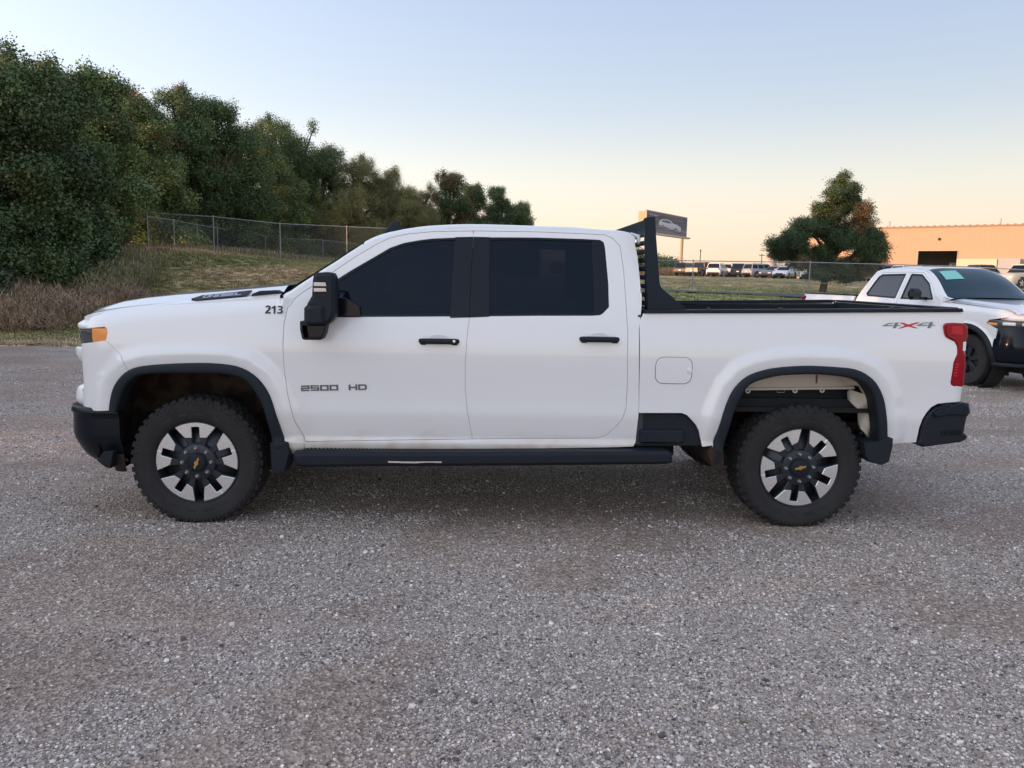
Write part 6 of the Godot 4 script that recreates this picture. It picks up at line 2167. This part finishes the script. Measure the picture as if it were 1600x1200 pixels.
func build_second_pickup() -> void:
	var t := thing("pickup_truck", "white pickup with a green paper on its windscreen, behind the big truck's tail", "pickup truck", Vector3(7.50, 0.02, -12.74), deg_to_rad(-77.0))
	t.scale = Vector3.ONE * 1.05
	var white: Material = M.white
	# fender, doors, cab side, box
	var fa := arch2(0.0, 0.50)
	var ra := arch2(-3.34, 0.50)
	var fender := pv([-0.62, 0.50])
	fender.append_array(fa)
	fender.append_array(pv([0.50, 0.60, 0.535, 0.70, 0.56, 0.92, 0.36, 0.995, 0.40, 1.05, 0.62, 1.085, 0.74, 1.12, 0.72, 1.215, 0.4, 1.245, 0.0, 1.275, -0.55, 1.30, -0.66, 1.30, -0.64, 0.9]))
	var g := G.new()
	panel(g, fender, [], depth2, 0.035, 0.02, 0.002)
	both2("front_fender", g, white, t)
	var f_door := pv([-0.645, 0.55, -0.645, 0.9, -0.67, 1.30, -0.78, 1.34, -1.02, 1.60, -1.30, 1.765, -1.62, 1.775, -1.66, 1.30, -1.70, 0.9, -1.70, 0.55])
	var r_door := pv([-1.705, 0.55, -1.705, 0.9, -1.665, 1.3, -1.625, 1.775, -2.354, 1.765, -2.485, 1.68, -2.652, 1.32, -2.676, 1.05, -2.795, 0.88, -2.985, 0.74, -3.057, 0.55])
	var f_pane := pv([-0.86, 1.325, -1.06, 1.575, -1.31, 1.725, -1.56, 1.735, -1.595, 1.315])
	var r_pane := pv([-1.748, 1.32, -1.71, 1.735, -2.307, 1.725, -2.378, 1.68, -2.533, 1.38, -2.485, 1.34])
	g = G.new()
	panel(g, f_door, [f_pane], depth2, 0.035, 0.02, 0.003)
	var fd := both2("front_door", g, white, t)
	g = G.new()
	panel(g, r_door, [r_pane], depth2, 0.035, 0.02, 0.003)
	var rd := both2("rear_door", g, white, t)
	var sunk := func(x: float, y: float) -> float: return depth2(x, y) + 0.008
	var proud := func(x: float, y: float) -> float: return depth2(x, y) - 0.002
	for k in 2:
		for q in [[fd[k], f_pane], [rd[k], r_pane]]:
			g = G.new()
			panel(g, q[1], [], sunk, 0.06, 0.0)
			put("window_glass", g, M.sky_glass, q[0])
			g = G.new()
			panel(g, Geometry2D.offset_polygon(q[1], 0.012)[0], [Geometry2D.offset_polygon(q[1], -0.012)[0]], proud, 0.06, 0.006)
			put("window_surround", g, M.black, q[0])
		g = G.new()
		g.box(Vector3(-1.52, 1.08, -0.002), Vector3(0.2, 0.035, 0.035), 0.012)
		put("door_handle", g, white, fd[k])
		g = G.new()
		g.box(Vector3(-2.30, 1.08, -0.002), Vector3(0.2, 0.035, 0.035), 0.012)
		put("door_handle", g, white, rd[k])
	var top := pv([-0.58, 1.335, -0.72, 1.44, -0.92, 1.615, -1.12, 1.745, -1.3, 1.815, -1.55, 1.835, -1.938, 1.84, -2.354, 1.825, -2.462, 1.8])
	var back := pv([-2.485, 1.79, -2.581, 1.65, -2.723, 1.4, -2.771, 1.25, -2.795, 0.98])
	var cab := pv([-0.62, 1.295])
	cab.append_array(top)
	cab.append_array(back)
	cab.append_array(pv([-2.90, 0.70, -2.90, 0.47, -0.64, 0.46, -0.64, 0.9]))
	var merged: Array = Geometry2D.merge_polygons(Geometry2D.offset_polygon(f_door, 0.004)[0], Geometry2D.offset_polygon(r_door, 0.004)[0])
	g = G.new()
	for piece in Geometry2D.clip_polygons(cab, merged[0]):
		if not Geometry2D.is_polygon_clockwise(piece):
			panel(g, piece, [merged[0]], depth2, 0.035, 0.02)
	both2("cab_side", g, white, t)
	g = G.new()
	panel(g, Geometry2D.offset_polygon(merged[0], 0.01)[0], [], func(x, y): return depth2(x, y) + 0.03, 0.08, 0.0)
	both2("door_seal", g, M.seam, t)
	var tops := smooth_line(top, 0.05)
	var i0 := 0
	while tops[i0].x > -1.22: i0 += 1
	g = G.new()
	g.grid(bridge2(tops.slice(i0), Vector2(0.02, 0.05), Vector2(-0.01, 0.035), 5.0, crowded(30)), 1.0, UP)
	put("roof", g, white, t)
	g = G.new()
	var us := PackedFloat32Array()
	for i in 25: us.append(lerpf(0.03, 0.97, i / 24.0))
	g.grid(bridge2(tops.slice(0, i0 + 1), Vector2(0.13, 0.03), Vector2(0.06, 0.05), 3.0, us), 1.0, Vector3(1, 1, 0))
	var screen := put("windscreen", g, M.screen, t)
	for e in [[0.0, 0.03], [0.97, 1.0]]:
		g = G.new()
		g.grid(bridge2(tops.slice(0, i0 + 1), Vector2(0.13, 0.03), Vector2(0.06, 0.05), 3.0, PackedFloat32Array([e[0], (e[0] + e[1]) / 2, e[1]])), 1.0, Vector3(1, 1, 0))
		put("windscreen_pillar", g, white, t)
	# paper stuck in the corner of the windscreen: laid on the glass
	var along := bridge2(tops.slice(0, i0 + 1), Vector2(0.13, 0.03), Vector2(0.06, 0.05), 3.0, PackedFloat32Array([0.10, 0.17, 0.24, 0.31]))
	g = G.new()
	var rows: Array = []
	for line in along:
		var n: int = line.size()
		var row := PackedVector3Array()
		for f: float in [0.60, 0.70, 0.80, 0.90]:
			row.append(line[int(f * (n - 1))] + Vector3(0.006, 0.006, 0))
		rows.append(row)
	g.grid(rows, 1.0, Vector3(1, 1, 0))
	put("windscreen_paper", g, mat(0.24, 0.58, 0.52, 0.8), screen)
	g = G.new()
	g.grid(bridge2(smooth_line(back, 0.08), Vector2(-0.03, 0), Vector2(-0.02, 0), 5.0, crowded(12)), 1.0, Vector3(-1, 0, 0))
	put("cab_rear_wall", g, white, t)
	var box := pv([-4.46, 1.33, -2.85, 1.32, -2.85, 0.98, -2.92, 0.72, -2.92, 0.5])
	box.append_array(rev(ra))
	box.append_array(pv([-4.0, 0.6, -4.44, 0.66, -4.48, 1.0]))
	g = G.new()
	panel(g, box, [], depth2, 0.05, 0.03)
	var bx := both2("box_side", g, white, t)
	g = G.new()
	g.box(Vector3(-3.66, 1.335, -0.115), Vector3(1.60, 0.03, 0.11), 0.012)
	both2("rail_cap", g, M.black_plastic, t)
	g = G.new()
	g.box(Vector3(-3.66, 1.05, -WIDE2 / 2), Vector3(1.58, 0.5, 1.55), 0.02)
	put("load_bed", g, M.liner, t)
	g = G.new()
	g.box(Vector3(-4.455, 1.06, -WIDE2 / 2), Vector3(0.07, 0.52, 1.5), 0.02)
	put("tailgate", g, white, t)
	g = G.new()
	g.box(Vector3(-4.44, 1.12, -0.09), Vector3(0.12, 0.34, 0.16), 0.03)
	both2("tail_lamp", g, M.red, t)
	g = G.new()
	g.box(Vector3(-4.50, 0.58, -WIDE2 / 2), Vector3(0.16, 0.2, 1.84), 0.04)
	put("rear_bumper", g, M.black_plastic, t)
	# bonnet
	g = G.new()
	rows = []
	for i in 14:
		var x := lerpf(0.86, -0.60, i / 13.0)
		var e := lerpf(1.215, 1.30, clampf((0.75 - x) / 1.3, 0, 1))
		var line := PackedVector3Array()
		for k in 31:
			var d := 0.06 + (WIDE2 - 0.12) * k / 30.0
			var w := minf(d, WIDE2 - d)
			line.append(Vector3(x + 0.06 * smoothstep(0.0, 0.9, w) * smoothstep(0.2, 0.86, x), e + 0.01 * smoothstep(0.06, 0.1, w) + 0.035 * smoothstep(0.22, 0.34, w) - 0.07 * smoothstep(0.70, 0.88, x), -d))
		rows.append(line)
	g.grid(rows, 1.0, UP)
	put("bonnet", g, white, t)
	# nose
	g = G.new()
	end_strip(g, end_plan(0.56, 0.93, 0.24, 0.06, 0.06, WIDE2), [[1.05, 0.03], [1.055, 0.0], [1.10, 0.0], [1.14, 0.02], [1.165, 0.06]])
	put("bonnet_lip", g, white, t)
	for s in 2:
		var plan := end_plan(0.34, 0.875, 0.32, 0.012, 0.06, WIDE2)
		var n := plan.size() - 1
		var part_of := func(a: int, b: int) -> Array: return plan.slice(a, b + 1) if s == 0 else plan.slice(n - b, n - a + 1)
		g = G.new()
		end_strip(g, part_of.call(0, 22), [[1.06, 0.02], [1.045, 0.0], [0.985, 0.0], [0.955, 0.01], [0.945, 0.04]])
		var hl := put("headlight", g, M.lens, t)
		for c in [[7, 11], [13, 17]]:
			g = G.new()
			end_strip(g, part_of.call(c[0], c[1]), [[1.035, 0.02], [1.025, -0.003], [0.985, -0.003], [0.97, 0.02]])
			put("lamp_reflector", g, M.clear, hl)
		g = G.new()
		end_strip(g, part_of.call(1, 5), [[1.02, 0.02], [1.01, -0.003], [0.975, -0.003], [0.965, 0.02]])
		put("side_reflector", g, M.amber, hl)
		g = G.new()
		var z := -0.52 if s == 0 else -WIDE2 + 0.52
		g.box(Vector3(0.985, 0.50, z), Vector3(0.03, 0.05, 0.24), 0.01, Basis(Vector3.RIGHT, 0.6 if s == 0 else -0.6))
		put("skid_trim", g, M.silver, t)
		g = G.new()
		g.box(Vector3(0.93, 0.74, -0.30 if s == 0 else -WIDE2 + 0.30), Vector3(0.05, 0.10, 0.16), 0.02, Basis(UP, -0.5 if s == 0 else 0.5))
		put("fog_lamp_pocket", g, M.under, t)
	g = G.new()
	end_strip(g, end_plan(0.52, 0.885, 0.28, 0.03, 0.06, WIDE2), [[0.99, 0.05], [0.95, 0.0], [0.80, -0.01], [0.72, -0.03], [0.60, -0.035], [0.50, -0.01], [0.42, 0.03], [0.36, 0.10], [0.34, 0.3]])
	var fascia := put("front_bumper", g, M.black_gloss, t)
	for k in 6:
		g = G.new()
		g.box(Vector3(0.965, 0.97 - 0.04 * k, -WIDE2 / 2), Vector3(0.03, 0.014, 0.95), 0.004)
		put("grille_slat", g, M.black_plastic, fascia)
	g = G.new()
	end_strip(g, end_plan(0.50, 0.88, 0.28, 0.04, 0.05, WIDE2), [[0.42, 0.0], [0.38, -0.02], [0.36, 0.0], [0.355, 0.1]])
	put("lower_lip", g, M.black_plastic, t)
	# arch trims, mirror, wheels, underside
	for c in [[0.0, fa], [-3.34, ra]]:
		g = G.new()
		g.grid(band(arch2(c[0], 0.565), arch2(c[0], 0.485), [[-0.02, 0.01], [0.0, -0.012], [0.2, -0.035], [0.8, -0.04], [1.0, -0.02], [1.02, 0.06]], depth2, 40), 1.0, Vector3(0, 0, 1))
		both2("wheel_arch_trim", g, M.black_plastic, t)
		g = G.new()
		g.lathe(pv([0.50, -0.35, 0.50, -0.06]), 24, Vector3(c[0], 0.41, -0.0), Basis.IDENTITY)
		g.box(Vector3(c[0], 0.6, -0.36), Vector3(1.0, 0.8, 0.03))
		both2("wheel_housing", g, M.under, t)
	g = G.new()
	g.box(Vector3(-1.0, 1.40, 0.17), Vector3(0.15, 0.19, 0.27), 0.055, Basis(UP, 0.2))
	g.box(Vector3(-1.0, 1.33, -0.0), Vector3(0.08, 0.05, 0.16), 0.015)
	both2("side_mirror", g, M.black_gloss, t)
	var w := lathe_wheel(0.40, 0.27, 0.23, 6, M.dark_metal, 48)
	var first := true
	for x: float in [0.0, -3.34]:
		for s in 2:
			var o: Node3D = w if first else w.duplicate()
			first = false
			o.name = "wheel"
			t.add_child(o, true)
			o.position = Vector3(x, 0.40, -0.045 if s == 0 else -WIDE2 + 0.045)
			o.rotation.y = 0.0 if s == 0 else PI
	g = G.new()
	g.box(Vector3(-1.8, 0.50, -WIDE2 / 2), Vector3(4.6, 0.14, 1.4), 0.03)
	g.box(Vector3(0.30, 0.36, -WIDE2 / 2), Vector3(1.0, 0.22, 1.15), 0.05)
	put("underbody", g, M.under, t)

func _ready() -> void:
	rng.seed = 77
	set_up()
	materials()
	build_ground()
	build_trees()
	build_grass()
	build_fences()
	build_far()
	build_pickup()
	build_second_pickup()
	build_cars()
